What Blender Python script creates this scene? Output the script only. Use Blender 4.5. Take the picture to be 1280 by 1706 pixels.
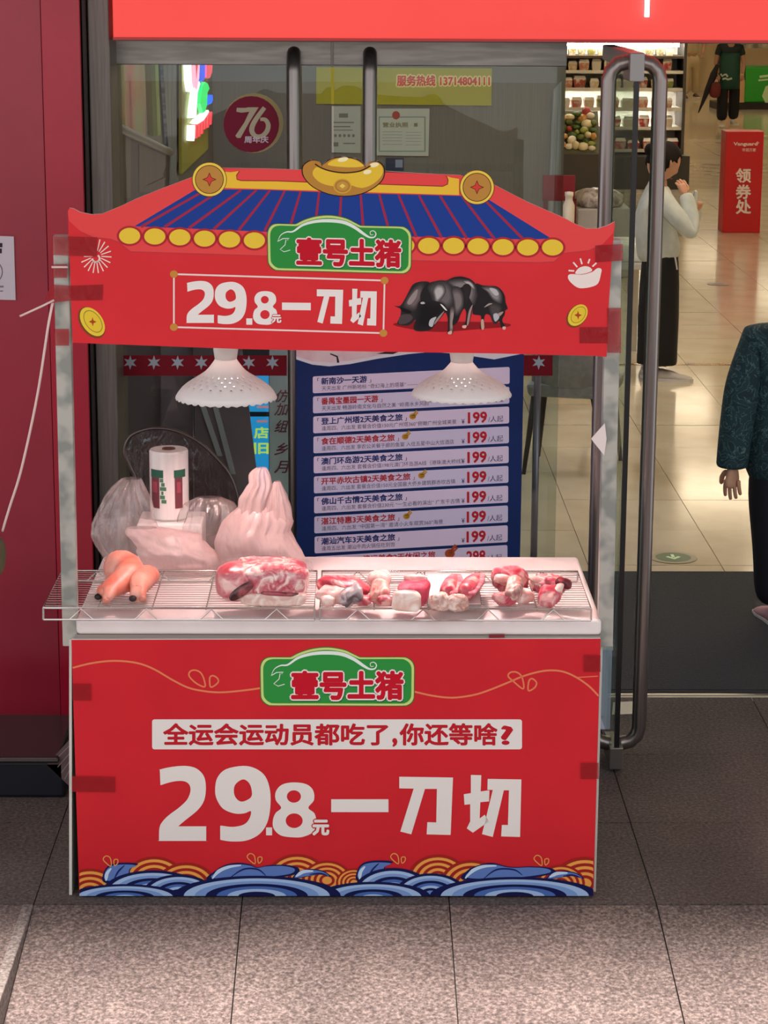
import bpy, bmesh, math, random
import numpy as np
from mathutils import Vector, Matrix, noise
from mathutils.geometry import tessellate_polygon

for o in list(bpy.data.objects): bpy.data.objects.remove(o)
scene = bpy.context.scene
COL = scene.collection
random.seed(7)

# ------------------------------------------------------------------ camera
F, CAMH = 3800.0, 2.52
TH, YAW, ROLL = math.radians(13.4), math.radians(-0.73), math.radians(0.3)
CAM = Vector((0, -5.96, CAMH))
_rz = Matrix.Rotation(YAW, 3, 'Z')
FW = _rz @ Vector((0, math.cos(TH), -math.sin(TH)))
_r = _rz @ Vector((1, 0, 0))
_d = _rz @ Vector((0, -math.sin(TH), -math.cos(TH)))
RT = _r * math.cos(ROLL) - _d * math.sin(ROLL)
DN = _d * math.cos(ROLL) + _r * math.sin(ROLL)
cam_data = bpy.data.cameras.new('camera')
cam = bpy.data.objects.new('camera', cam_data); COL.objects.link(cam)
cam_data.sensor_fit = 'HORIZONTAL'; cam_data.sensor_width = 36.0
cam_data.lens = F / 1280 * 36.0
cam_data.clip_end = 200
m = Matrix.Identity(4)
for i in range(3):
    m[i][0] = RT[i]; m[i][1] = -DN[i]; m[i][2] = -FW[i]; m[i][3] = CAM[i]
cam.matrix_world = m
scene.camera = cam

# ------------------------------------------------------------------ light, exposure
world = bpy.data.worlds.new('world'); scene.world = world
world.use_nodes = True
wb = world.node_tree.nodes['Background']
wb.inputs[0].default_value = (0.95, 0.97, 1.0, 1); wb.inputs[1].default_value = 1.5
sun_d = bpy.data.lights.new('sun', 'SUN'); sun_d.energy = 12.5; sun_d.angle = math.radians(7); sun_d.color = (1, .88, .82)
sun = bpy.data.objects.new('sun', sun_d); COL.objects.link(sun); sun.location = (0, -4, 9)
sun.rotation_euler = Vector((.12, 1.84, -3.6)).to_track_quat('-Z', 'Y').to_euler()
vs = scene.view_settings
vs.view_transform = 'Standard'; vs.look = 'None'; vs.gamma = 1.0; vs.use_curve_mapping = False
vs.exposure = 0.0
CEIL_LIGHT = 20.0

# ------------------------------------------------------------------ survey helpers: where a sight line meets a real plane
def ray(x, y): return FW + RT * ((x - 640) / F) + DN * ((y - 853) / F)
def onY(x, y, Y): v = ray(x, y); return CAM + v * ((Y - CAM.y) / v.y)
def onZ(x, y, Z=0.0): v = ray(x, y); return CAM + v * ((Z - CAM.z) / v.z)
def onX(x, y, X): v = ray(x, y); return CAM + v * ((X - CAM.x) / v.x)
def onP(x, y, p0, n): v = ray(x, y); return CAM + v * ((p0 - CAM).dot(n) / v.dot(n))
def proj(p):
    q = Vector(p) - CAM; z = q.dot(FW)
    return 640 + F * q.dot(RT) / z, 853 + F * q.dot(DN) / z

# ------------------------------------------------------------------ materials
def lin(h):
    h = h.lstrip('#'); c = [int(h[i:i+2], 16) / 255 for i in (0, 2, 4)]
    return tuple((v / 12.92 if v <= .04045 else ((v + .055) / 1.055) ** 2.4) for v in c) + (1,)
MC = {}
def mat(hexc, rough=.5, metal=0., hex2=None, scale=20., bump=0., emit=0., spec=.5, contrast=(.4, .6), detail=4., stretch=None, bscale=None):
    key = (hexc, rough, metal, hex2, scale, bump, emit, spec, contrast, detail, stretch, bscale)
    if key in MC: return MC[key]
    M = bpy.data.materials.new('m_' + hexc.strip('#')); M.use_nodes = True
    nt = M.node_tree; b = nt.nodes['Principled BSDF']
    b.inputs['Base Color'].default_value = lin(hexc); b.inputs['Roughness'].default_value = rough
    b.inputs['Metallic'].default_value = metal; b.inputs['Specular IOR Level'].default_value = spec
    if emit:
        b.inputs['Emission Color'].default_value = lin(hexc); b.inputs['Emission Strength'].default_value = emit
    if hex2 or bump:
        tc = nt.nodes.new('ShaderNodeTexCoord'); mp = nt.nodes.new('ShaderNodeMapping')
        nt.links.new(tc.outputs['Object'], mp.inputs[0])
        if stretch: mp.inputs['Scale'].default_value = stretch
        n = nt.nodes.new('ShaderNodeTexNoise'); n.inputs['Scale'].default_value = scale; n.inputs['Detail'].default_value = detail
        nt.links.new(mp.outputs[0], n.inputs['Vector'])
        if hex2:
            r = nt.nodes.new('ShaderNodeValToRGB'); r.color_ramp.elements[0].position = contrast[0]; r.color_ramp.elements[1].position = contrast[1]
            r.color_ramp.elements[0].color = lin(hexc); r.color_ramp.elements[1].color = lin(hex2)
            nt.links.new(n.outputs['Fac'], r.inputs[0]); nt.links.new(r.outputs[0], b.inputs['Base Color'])
            if emit: nt.links.new(r.outputs[0], b.inputs['Emission Color'])
        if bump:
            nb = n
            if bscale:
                nb = nt.nodes.new('ShaderNodeTexNoise'); nb.inputs['Scale'].default_value = bscale; nb.inputs['Detail'].default_value = 3
                nt.links.new(mp.outputs[0], nb.inputs['Vector'])
            bp = nt.nodes.new('ShaderNodeBump'); bp.inputs['Strength'].default_value = bump; bp.inputs['Distance'].default_value = .01
            nt.links.new(nb.outputs['Fac'], bp.inputs['Height']); nt.links.new(bp.outputs[0], b.inputs['Normal'])
    MC[key] = M
    return M
def glass_mat(tint='#EEF4F1', graze=.8, rough=.0):
    key = ('glass', tint, graze, rough)
    if key in MC: return MC[key]
    M = bpy.data.materials.new('m_glass'); M.use_nodes = True; nt = M.node_tree
    for n in list(nt.nodes): nt.nodes.remove(n)
    out = nt.nodes.new('ShaderNodeOutputMaterial'); mx = nt.nodes.new('ShaderNodeMixShader')
    t = nt.nodes.new('ShaderNodeBsdfTransparent'); t.inputs[0].default_value = lin(tint)
    g = nt.nodes.new('ShaderNodeBsdfGlossy'); g.inputs['Roughness'].default_value = rough
    f = nt.nodes.new('ShaderNodeLayerWeight'); f.inputs[0].default_value = .5
    pw = nt.nodes.new('ShaderNodeMath'); pw.operation = 'POWER'; pw.inputs[1].default_value = 5.
    ma = nt.nodes.new('ShaderNodeMath'); ma.operation = 'MULTIPLY_ADD'; ma.inputs[1].default_value = graze; ma.inputs[2].default_value = .035
    nt.links.new(f.outputs['Facing'], pw.inputs[0]); nt.links.new(pw.outputs[0], ma.inputs[0]); nt.links.new(ma.outputs[0], mx.inputs[0]); nt.links.new(t.outputs[0], mx.inputs[1]); nt.links.new(g.outputs[0], mx.inputs[2])
    nt.links.new(mx.outputs[0], out.inputs[0]); MC[key] = M
    return M
def film_mat(hexc, opac=.5, rough=.25, lo=None, scale=14., gloss=.25, trans=.45):
    """thin plastic film: part clear, part milky, a little shine"""
    key = ('film', hexc, opac, rough, lo, scale, gloss, trans)
    if key in MC: return MC[key]
    M = bpy.data.materials.new('m_film'); M.use_nodes = True; nt = M.node_tree
    for n in list(nt.nodes): nt.nodes.remove(n)
    out = nt.nodes.new('ShaderNodeOutputMaterial')
    t = nt.nodes.new('ShaderNodeBsdfTransparent')
    di = nt.nodes.new('ShaderNodeBsdfDiffuse'); di.inputs[0].default_value = lin(hexc)
    tl = nt.nodes.new('ShaderNodeBsdfTranslucent'); tl.inputs[0].default_value = lin(hexc)
    gl = nt.nodes.new('ShaderNodeBsdfGlossy'); gl.inputs['Roughness'].default_value = rough
    m1 = nt.nodes.new('ShaderNodeMixShader'); m1.inputs[0].default_value = trans
    nt.links.new(di.outputs[0], m1.inputs[1]); nt.links.new(tl.outputs[0], m1.inputs[2])
    m2 = nt.nodes.new('ShaderNodeMixShader'); m2.inputs[0].default_value = gloss
    nt.links.new(m1.outputs[0], m2.inputs[1]); nt.links.new(gl.outputs[0], m2.inputs[2])
    m3 = nt.nodes.new('ShaderNodeMixShader'); m3.inputs[0].default_value = opac
    if lo is not None:
        tc = nt.nodes.new('ShaderNodeTexCoord'); n = nt.nodes.new('ShaderNodeTexNoise'); n.inputs['Scale'].default_value = scale
        mr = nt.nodes.new('ShaderNodeMapRange'); mr.inputs[1].default_value = .35; mr.inputs[2].default_value = .65
        mr.inputs[3].default_value = lo; mr.inputs[4].default_value = opac
        nt.links.new(tc.outputs['Object'], n.inputs['Vector']); nt.links.new(n.outputs['Fac'], mr.inputs[0]); nt.links.new(mr.outputs[0], m3.inputs[0])
    if scale < 40 and opac < .95:
        tcb = nt.nodes.new('ShaderNodeTexCoord'); mpb = nt.nodes.new('ShaderNodeMapping'); mpb.inputs['Rotation'].default_value = (.3, .5, .2); mpb.inputs['Scale'].default_value = (1, 1, .35)
        nb = nt.nodes.new('ShaderNodeTexNoise'); nb.inputs['Scale'].default_value = 34; nb.inputs['Detail'].default_value = 3; nb.inputs['Distortion'].default_value = 1.5
        bpn = nt.nodes.new('ShaderNodeBump'); bpn.inputs['Strength'].default_value = .55; bpn.inputs['Distance'].default_value = .012
        nt.links.new(tcb.outputs['Object'], mpb.inputs[0]); nt.links.new(mpb.outputs[0], nb.inputs['Vector']); nt.links.new(nb.outputs['Fac'], bpn.inputs['Height'])
        for nd in (di, tl, gl): nt.links.new(bpn.outputs[0], nd.inputs['Normal'])
    nt.links.new(t.outputs[0], m3.inputs[1]); nt.links.new(m2.outputs[0], m3.inputs[2]); nt.links.new(m3.outputs[0], out.inputs[0])
    MC[key] = M
    return M
def granite(name, a, b, c):
    if name in MC: return MC[name]
    M = bpy.data.materials.new(name); M.use_nodes = True; nt = M.node_tree; bs = nt.nodes['Principled BSDF']
    bs.inputs['Roughness'].default_value = .75; bs.inputs['Specular IOR Level'].default_value = .3
    tc = nt.nodes.new('ShaderNodeTexCoord'); geo = nt.nodes.new('ShaderNodeNewGeometry')
    n1 = nt.nodes.new('ShaderNodeTexNoise'); n1.inputs['Scale'].default_value = 95; n1.inputs['Detail'].default_value = 5; n1.inputs['Roughness'].default_value = .7
    n2 = nt.nodes.new('ShaderNodeTexNoise'); n2.inputs['Scale'].default_value = 2.2; n2.inputs['Detail'].default_value = 4
    nt.links.new(geo.outputs['Position'], n1.inputs['Vector']); nt.links.new(geo.outputs['Position'], n2.inputs['Vector'])
    r = nt.nodes.new('ShaderNodeValToRGB'); e = r.color_ramp.elements
    e[0].position = .36; e[0].color = lin(a); e[1].position = .66; e[1].color = lin(c)
    k = e.new(.5); k.color = lin(b)
    nt.links.new(n1.outputs['Fac'], r.inputs[0])
    r2 = nt.nodes.new('ShaderNodeValToRGB'); r2.color_ramp.elements[0].position = .35; r2.color_ramp.elements[0].color = (.72, .72, .74, 1)
    r2.color_ramp.elements[1].position = .7; r2.color_ramp.elements[1].color = (1, 1, 1, 1)
    nt.links.new(n2.outputs['Fac'], r2.inputs[0])
    mx = nt.nodes.new('ShaderNodeMix'); mx.data_type = 'RGBA'; mx.blend_type = 'MULTIPLY'; mx.inputs[0].default_value = 1
    nt.links.new(r.outputs[0], mx.inputs[6]); nt.links.new(r2.outputs[0], mx.inputs[7]); nt.links.new(mx.outputs[2], bs.inputs['Base Color'])
    bp = nt.nodes.new('ShaderNodeBump'); bp.inputs['Strength'].default_value = .35; bp.inputs['Distance'].default_value = .004
    nt.links.new(n1.outputs['Fac'], bp.inputs['Height']); nt.links.new(bp.outputs[0], bs.inputs['Normal'])
    MC[name] = M
    return M

# ------------------------------------------------------------------ object helpers
def tag(o, label=None, cat=None, group=None, kind=None):
    if label: o['label'] = label
    if cat: o['category'] = cat
    if group: o['group'] = group
    if kind: o['kind'] = kind
    return o
def thing(name, label, cat, loc=(0, 0, 0), group=None):
    o = bpy.data.objects.new(name, None); COL.objects.link(o); o.location = loc; o.empty_display_size = .1
    return tag(o, label, cat, group)
def link(name, me, parent=None):
    o = bpy.data.objects.new(name, me); COL.objects.link(o)
    if parent is not None:
        o.parent = parent
        if parent.type == 'EMPTY': o.matrix_parent_inverse = Matrix.Translation(-parent.location)
    return o
def copy_tree(root, off, parent=None):
    c = root.copy(); COL.objects.link(c)
    if parent is None: c.location = root.location + Vector(off)
    else: c.parent = parent
    for ch in root.children: copy_tree(ch, off, c)
    return c

class MB:
    def __init__(s): s.v = []; s.f = []
    def add(s, vs, fs):
        k = len(s.v); s.v += [tuple(p) for p in vs]; s.f += [tuple(i + k for i in f) for f in fs]; return s
    def box(s, a, b):
        x0, x1 = sorted((a[0], b[0])); y0, y1 = sorted((a[1], b[1])); z0, z1 = sorted((a[2], b[2]))
        v = [(x0,y0,z0),(x1,y0,z0),(x1,y1,z0),(x0,y1,z0),(x0,y0,z1),(x1,y0,z1),(x1,y1,z1),(x0,y1,z1)]
        return s.add(v, [(0,3,2,1),(4,5,6,7),(0,1,5,4),(1,2,6,5),(2,3,7,6),(3,0,4,7)])
    def hexa(s, bot, top):
        return s.add(list(bot) + list(top), [(3,2,1,0),(4,5,6,7),(0,1,5,4),(1,2,6,5),(2,3,7,6),(3,0,4,7)])
    def tube(s, pts, r, seg=8, closed=False):
        pts = [Vector(p) for p in pts]; n = len(pts)
        rs = r if isinstance(r, (list, tuple)) else [r] * n
        t0 = (pts[1] - pts[0]).normalized()
        up = Vector((0, 0, 1)) if abs(t0.z) < .9 else Vector((1, 0, 0))
        nx = t0.cross(up).normalized(); rings = []
        for i in range(n):
            if closed: t = (pts[(i + 1) % n] - pts[i - 1])
            else: t = pts[min(i + 1, n - 1)] - pts[max(i - 1, 0)]
            t.normalize()
            nx = (nx - t * nx.dot(t)); nx.normalize(); ny = t.cross(nx)
            rings.append([pts[i] + (nx * math.cos(a) + ny * math.sin(a)) * rs[i] for a in [2 * math.pi * k / seg for k in range(seg)]])
        return s.loft(rings, closed=closed)
    def loft(s, rings, cap=True, closed=False, wrap=True):
        seg = len(rings[0]); n = len(rings)
        vs = [p for rg in rings for p in rg]; fs = []
        for i in range(n if closed else n - 1):
            j = (i + 1) % n
            for k in range(seg if wrap else seg - 1):
                l = (k + 1) % seg
                fs.append((i*seg+k, i*seg+l, j*seg+l, j*seg+k))
        if cap and not closed and wrap:
            fs.append(tuple(reversed(range(seg)))); fs.append(tuple((n-1)*seg+k for k in range(seg)))
        return s.add(vs, fs)
    def lathe(s, prof, c=(0,0,0), seg=24, cap=True):
        return s.loft([[(c[0]+r*math.cos(2*math.pi*k/seg), c[1]+r*math.sin(2*math.pi*k/seg), c[2]+z) for k in range(seg)] for r, z in prof], cap)
    def prism(s, pts, depth):
        """polygon in space pushed back along depth"""
        pts = [Vector(p) for p in pts]; d = Vector(depth); n = len(pts)
        tris = tessellate_polygon([pts])
        vs = pts + [p + d for p in pts]
        fs = [tuple(t) for t in tris] + [tuple(i + n for i in reversed(t)) for t in tris]
        fs += [(i, (i + 1) % n, (i + 1) % n + n, i + n) for i in range(n)]
        return s.add(vs, fs)
    def flat(s, pts):
        pts = [Vector(p) for p in pts]
        return s.add(pts, [tuple(t) for t in tessellate_polygon([pts])])
    def build(s, name, material, parent=None, smooth=False, bevel=0., seg=2, label=None, cat=None, group=None, kind=None, fix=True):
        me = bpy.data.meshes.new(name); me.from_pydata(s.v, [], s.f)
        if fix:
            bm = bmesh.new(); bm.from_mesh(me); bmesh.ops.recalc_face_normals(bm, faces=bm.faces); bm.to_mesh(me); bm.free()
        if smooth:
            me.polygons.foreach_set('use_smooth', [True] * len(me.polygons))
        me.materials.append(material)
        o = link(name, me, parent); tag(o, label, cat, group, kind)
        if bevel:
            md = o.modifiers.new('bevel', 'BEVEL'); md.width = bevel; md.segments = seg; md.limit_method = 'ANGLE'
            if smooth is False: pass
        return o
def box(name, a, b, material, parent=None, bevel=0., **k): return MB().box(a, b).build(name, material, parent, bevel=bevel, **k)

def cat_rom(pts, n=6, closed=False):
    P = [Vector(p) for p in pts]; out = []; L = len(P)
    for i in range(L if closed else L - 1):
        a, b, c, d = (P[(i-1) % L], P[i], P[(i+1) % L], P[(i+2) % L]) if closed else (P[max(i-1,0)], P[i], P[i+1], P[min(i+2,L-1)])
        for k in range(n):
            t = k / n
            out.append(.5*((2*b)+(c-a)*t+(2*a-5*b+4*c-d)*t*t+(3*b-a-3*c+d)*t**3))
    if not closed: out.append(P[-1])
    return out
def apply_mods(o):
    dg = bpy.context.evaluated_depsgraph_get()
    me = bpy.data.meshes.new_from_object(o.evaluated_get(dg))
    o.modifiers.clear(); o.data = me
    return o
def skin(name, chains, material, parent=None, sub=2, root=0):
    """chains: list of lists of (pos, rx[, ry]); a chain starting with an int hangs on that vertex"""
    vs = []; es = []; rs = []
    for ch in chains:
        prev = None
        for it in ch:
            if isinstance(it, int): prev = it; continue
            vs.append(tuple(it[0])); rs.append((it[1], it[2] if len(it) > 2 else it[1])); i = len(vs) - 1
            if prev is not None: es.append((prev, i))
            prev = i
    me = bpy.data.meshes.new(name); me.from_pydata(vs, es, []); me.materials.append(material)
    o = link(name, me, parent)
    o.modifiers.new('skin', 'SKIN'); sv = me.skin_vertices[0].data
    for i, r in enumerate(rs): sv[i].radius = r; sv[i].use_root = (i == root)
    if sub:
        s = o.modifiers.new('sub', 'SUBSURF'); s.levels = sub; s.render_levels = sub
    apply_mods(o)
    o.data.polygons.foreach_set('use_smooth', [True] * len(o.data.polygons))
    if not o.data.materials: o.data.materials.append(material)
    return o
def blob(name, c, size, material, parent=None, amp=.15, freq=9., expo=1., rot=(0,0,0), sub=4, seed=0, squash=None, **k):
    """rounded lump; expo < 1 makes it boxier"""
    bm = bmesh.new(); bmesh.ops.create_icosphere(bm, subdivisions=sub, radius=1)
    R = Matrix.Rotation(rot[2], 3, 'Z') @ Matrix.Rotation(rot[1], 3, 'Y') @ Matrix.Rotation(rot[0], 3, 'X')
    c = Vector(c)
    for v in bm.verts:
        d = v.co.normalized(); q = Vector([math.copysign(abs(x) ** expo, x) for x in d])
        q = Vector((q.x * size[0], q.y * size[1], q.z * size[2]))
        n = noise.noise(q * freq + Vector((seed * 7.1, seed * 3.3, 1))) + .5 * noise.noise(q * freq * 2.3 + Vector((seed, 5, 2)))
        q = q * (1 + amp * n)
        if squash: q.z = max(q.z, squash)
        v.co = c + R @ q
    for f in bm.faces: f.smooth = True
    me = bpy.data.meshes.new(name); bm.to_mesh(me); bm.free(); me.materials.append(material)
    o = link(name, me, parent); tag(o, k.get('label'), k.get('cat'), k.get('group'))
    return o

# ------------------------------------------------------------------ flat print on a plane
TXT = {}
def text_mesh(s):
    if s in TXT: return TXT[s]
    cu = bpy.data.curves.new('lettering', 'FONT'); cu.body = s; cu.resolution_u = 2; cu.fill_mode = 'FRONT'
    o = bpy.data.objects.new('lettering', cu); COL.objects.link(o)
    dg = bpy.context.evaluated_depsgraph_get(); e = o.evaluated_get(dg); me = e.to_mesh()
    vs = [(v.co.x, v.co.y) for v in me.vertices]; fs = [tuple(p.vertices) for p in me.polygons]
    e.to_mesh_clear(); bpy.data.objects.remove(o); bpy.data.curves.remove(cu)
    TXT[s] = (vs, fs)
    return vs, fs
STEP = .0003
class Print:
    """draws flat print; fn(x, y, layer) gives the place on the sheet"""
    def __init__(s, fn): s.fn = fn; s.mb = MB(); s.L = 1
    def at(s, L): s.L = L; return s
    def m(s, p): return s.fn(p[0], p[1], s.L)
    def poly(s, pts, smooth=0):
        if smooth: pts = [(p.x, p.y) for p in cat_rom([(a, b, 0) for a, b in pts], smooth, True)]
        p2 = [Vector((a, b, 0)) for a, b in pts]
        s.mb.add([s.m(p) for p in pts], [tuple(t) for t in tessellate_polygon([p2])]); return s
    def rect(s, x0, y0, x1, y1, slope=0., r=0):
        if r:
            pts = []
            for cx, cy, a0 in ((x1-r,y0+r,-90),(x1-r,y1-r,0),(x0+r,y1-r,90),(x0+r,y0+r,180)):
                for k in range(5):
                    a = math.radians(a0 + k * 22.5); pts.append((cx + r*math.cos(a), cy + r*math.sin(a)))
        else: pts = [(x0,y0),(x1,y0),(x1,y1),(x0,y1)]
        return s.poly([(x, y + slope*(x-x0)) for x, y in pts])
    def ell(s, cx, cy, rx, ry=None, rot=0, n=28):
        ry = ry or rx; c, q = math.cos(rot), math.sin(rot)
        return s.poly([(cx + rx*math.cos(a)*c - ry*math.sin(a)*q, cy + rx*math.cos(a)*q + ry*math.sin(a)*c) for a in [2*math.pi*k/n for k in range(n)]])
    def arch(s, cx, cy, rx, ry, base, x0=-1e9, x1=1e9, n=30):
        """upper half-dome cut off at the line y = base"""
        q = max(-1, min(1, (base - cy) / ry)); a0 = math.asin(q)
        pts = []
        for k in range(n + 1):
            a = (math.pi - a0) + (math.pi + 2*a0) * k / n
            pts.append((min(x1, max(x0, cx + rx*math.cos(a))), min(base, cy + ry*math.sin(a))))
        return s.poly(pts)
    def line(s, pts, w, smooth=0, closed=False):
        if smooth: pts = [(p.x, p.y) for p in cat_rom([(a, b, 0) for a, b in pts], smooth, closed)]
        n = len(pts); ws = w if isinstance(w, (list, tuple)) else None
        Lf, Rt = [], []
        for i in range(n):
            a = pts[i-1] if (i or closed) else pts[i]; b = pts[(i+1) % n] if (i < n-1 or closed) else pts[i]
            dx, dy = b[0]-a[0], b[1]-a[1]; q = math.hypot(dx, dy) or 1
            if ws:
                t = i / (n-1) * (len(ws)-1); k = min(int(t), len(ws)-2); hw = (ws[k] + (ws[k+1]-ws[k])*(t-k)) / 2
            else: hw = w / 2
            Lf.append((pts[i][0]-dy/q*hw, pts[i][1]+dx/q*hw)); Rt.append((pts[i][0]+dy/q*hw, pts[i][1]-dx/q*hw))
        fs = [(i, (i+1) % n, (i+1) % n + n, i+n) for i in range(n if closed else n-1)]
        s.mb.add([s.m(p) for p in Lf + Rt], fs); return s
    def holed(s, outer, holes):
        """polygon with holes"""
        loops = [[Vector((x, y, 0)) for x, y in l] for l in [outer] + holes]
        s.mb.add([s.m((p.x, p.y)) for l in loops for p in l], [tuple(t) for t in tessellate_polygon(loops)]); return s
    def text(s, t, x0, y0, x1, y1, off=0., slope=0., slant=0.):
        """off: stroke thickening in parts of the letter height (the outline drawn again all round)"""
        vs, fs = text_mesh(t)
        ax, bx = min(v[0] for v in vs), max(v[0] for v in vs); ay, by = min(v[1] for v in vs), max(v[1] for v in vs)
        kx, ky = (x1-x0)/(bx-ax), (y1-y0)/(by-ay)
        sh = [(0, 0)]
        if off:
            n = 4 if off < .025 else 10
            sh += [(off*kx*math.cos(2*math.pi*k/n + .78), off*ky*math.sin(2*math.pi*k/n + .78)) for k in range(n)]
            if off > .04: sh += [(off*.55*kx*math.cos(k*1.047), off*.55*ky*math.sin(k*1.047)) for k in range(6)]
        L0 = s.L
        for i_, (dx, dy) in enumerate(sh):
            q = []; s.L = L0 + i_ * .04
            for vx, vy in vs:
                x = x0 + (vx-ax)*kx + dx; y = y1 - (vy-ay)*ky + dy
                x += slant * (y1 - y)
                q.append(s.m((x, y + slope*(x-x0))))
            s.mb.add(q, fs)
        s.L = L0
        return s
    def build(s, name, hexc, parent, rough=.6, emit=0., **k):
        o = s.mb.build(name, mat(hexc, rough, emit=emit, spec=.15), parent, fix=False, **k); s.mb = MB(); return o
# ================================================================== THE SETTING
STONE = granite('m_granite', '#453D3A', '#6C605B', '#9A8B84')
JOINT = mat('#2C2725', .9)
STONE_SHADE = granite('m_granite_shade', '#413A37', '#5C524E', '#7A6E68')     # same stone as the ramp; landing shade put into a darker colour
SX, SY = .575, .62          # paving module
X0 = .262
SLOPE = math.radians(7.65)
YE = -.072                  # edge between landing and ramp
KX = X0 - 2 * SX            # kerb line on the left

# landing: bed and slabs
floor = box('floor', (-3.2, YE + .004, -.30), (3.4, 1.80, -.006), JOINT, kind='structure')
slab_me = {}
def slab(w, d, parent, x, y, z=0, rotx=0, h=.03, M=STONE, name='paving_slab', gap=.0017):
    key = (round(w, 3), round(d, 3), h, M.name)
    if key not in slab_me:
        mb = MB().box((gap, gap, -h), (w - gap, d - gap, 0)); me = bpy.data.meshes.new(name); me.from_pydata(mb.v, [], mb.f); me.materials.append(M); slab_me[key] = me
    o = bpy.data.objects.new(name, slab_me[key]); COL.objects.link(o); o.parent = parent; o.location = (x, y, z + random.uniform(-.0008, .0008)); o.rotation_euler = (rotx, 0, 0)
    return o
for j in range(3):
    for i in range(-6, 5):
        slab(SX, SY - (.012 if j == 2 else 0), floor, X0 + i * SX, YE + j * SY + .004, M=STONE_SHADE)
# flat side of the ramp on the left, running on towards the street
side = box('floor_side', (-3.2, -2.6, -.4), (KX - .03, YE, -.031), JOINT, kind='structure')
for j in range(4):
    for i in range(-6, -2): slab(SX, SY, side, X0 + i * SX - (0 if i < -3 else 0), YE - (j + 1) * SY)
kerb = box('trim_kerb', (KX - .03, -2.6, -.4), (KX, YE, .002), granite('m_kerb', '#5A5450', '#807872', '#A39A93'), kind='structure', bevel=.004)
# ramp down to the street
LR = 2.55
ca, sa = math.cos(SLOPE), math.sin(SLOPE)
rb = MB().hexa([(KX, YE - LR*ca, -.6), (3.4, YE - LR*ca, -.6), (3.4, YE, -.6), (KX, YE, -.6)],
               [(KX, YE - LR*ca, -LR*sa - .02), (3.4, YE - LR*ca, -LR*sa - .02), (3.4, YE, -.02), (KX, YE, -.02)])
ramp = rb.build('floor_ramp', JOINT, kind='structure')
for j in range(4):
    for i in range(-2, 6):
        t = (j + 1) * SY
        slab(SX, SY, ramp, X0 + i * SX, YE - t * ca, -t * sa - .0005, rotx=SLOPE, h=.018)
STREET = granite('m_street', '#55504D', '#7A726D', '#9A918A')
box('floor_street', (-14, -3.6, -.9), (14, YE - LR*ca, -LR*sa - .01), STREET, kind='structure')
box('floor_terrace', (-14, -24, -.9), (14, -3.6, .92), STREET, kind='structure')     # raised pavement the photograph is taken from

# shop floor: bed with tiles
TX, TY = .58, .6275
TX0, TY0 = 1.592, 3.628
def tile_floor_mat():
    M = bpy.data.materials.new('m_tilebed'); M.use_nodes = True; nt = M.node_tree; b = nt.nodes['Principled BSDF']
    b.inputs['Roughness'].default_value = .13
    g = nt.nodes.new('ShaderNodeNewGeometry'); mp = nt.nodes.new('ShaderNodeMapping'); mp.inputs['Location'].default_value = (-TX0, -TY0, 0)
    br = nt.nodes.new('ShaderNodeTexBrick'); br.offset = 0; br.inputs['Scale'].default_value = 1
    br.inputs['Brick Width'].default_value = TX; br.inputs['Row Height'].default_value = TY; br.inputs['Mortar Size'].default_value = .004
    br.inputs['Color1'].default_value = lin('#D3C6AC'); br.inputs['Color2'].default_value = lin('#CDBFA4'); br.inputs['Mortar'].default_value = lin('#7D7363')
    nt.links.new(g.outputs['Position'], mp.inputs[0]); nt.links.new(mp.outputs[0], br.inputs['Vector']); nt.links.new(br.outputs['Color'], b.inputs['Base Color'])
    return M
fl2 = box('floor_shop', (-2.2, 1.80, -.3), (9.6, 44, -.004), tile_floor_mat(), kind='structure')
TILE = mat('#D2C6AE', .11, hex2='#CABDA3', scale=3., spec=.55)
cells = []
for j in range(-3, 34):
    for i in range(-6, 12):
        x, y = TX0 + i * TX, TY0 + j * TY
        if x < -1.0: continue
        a = [proj((x + q * TX, y + w * TY, 0)) for q in (0, 1) for w in (0, 1)]
        xs = [p[0] for p in a]; ys = [p[1] for p in a]
        if max(xs) < 840 or min(xs) > 1330 or max(ys) < 70 or min(ys) > 1160: continue
        cells.append((y, x))
for y, x in sorted(cells)[:299]:
    slab(TX, TY, fl2, x, y, .0, h=.0035, M=TILE, name='floor_tile', gap=.0018)
box('trim_threshold', (-2.2, 1.795, -.02), (3.4, 1.812, .004), mat('#A9A49C', .35, .9), kind='structure')
gs = onZ(1200, 607)
box('trim_brass', (.2, gs.y - .03, -.003), (9.6, gs.y + .03, .002), mat('#B08A4A', .25, .9, hex2='#6E5230', scale=9.), kind='structure')

# outdoor walls
WY = 1.50
RED_L = mat('#A2243A', .32, hex2='#9A2136', scale=3.); RED_R = mat('#B01533', .3, hex2='#A8132F', scale=3.)
xw = onY(139, 300, WY).x; xm = onY(75, 300, WY).x
wl = box('wall_left', (-3.4, WY + .012, -.02), (xw - .004, WY + .5, 4.2), mat('#5A1420', .6), kind='structure')
box('panel', (-3.4, WY + .004, .0), (xm, WY + .02, 4.2), RED_L, wl, bevel=.002)
box('panel', (xm + .002, WY, .0), (xw, WY + .02, 4.2), RED_R, wl, bevel=.002)
xc0 = onY(152, 300, 1.60).x; xc1 = onY(188, 300, 1.60).x
STEELC = mat('#77706B', .42, .55, hex2='#6B645F', scale=4., stretch=(30, 30, 1))
cj = box('trim_column', (xc0, 1.60, 0), (xc1, 1.95, 4.2), STEELC, kind='structure', bevel=.004)
box('trim_gap', (xw + .001, 1.56, 0), (xc0 - .004, 1.9, 4.2), mat('#3A3331', .6), kind='structure')
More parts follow.
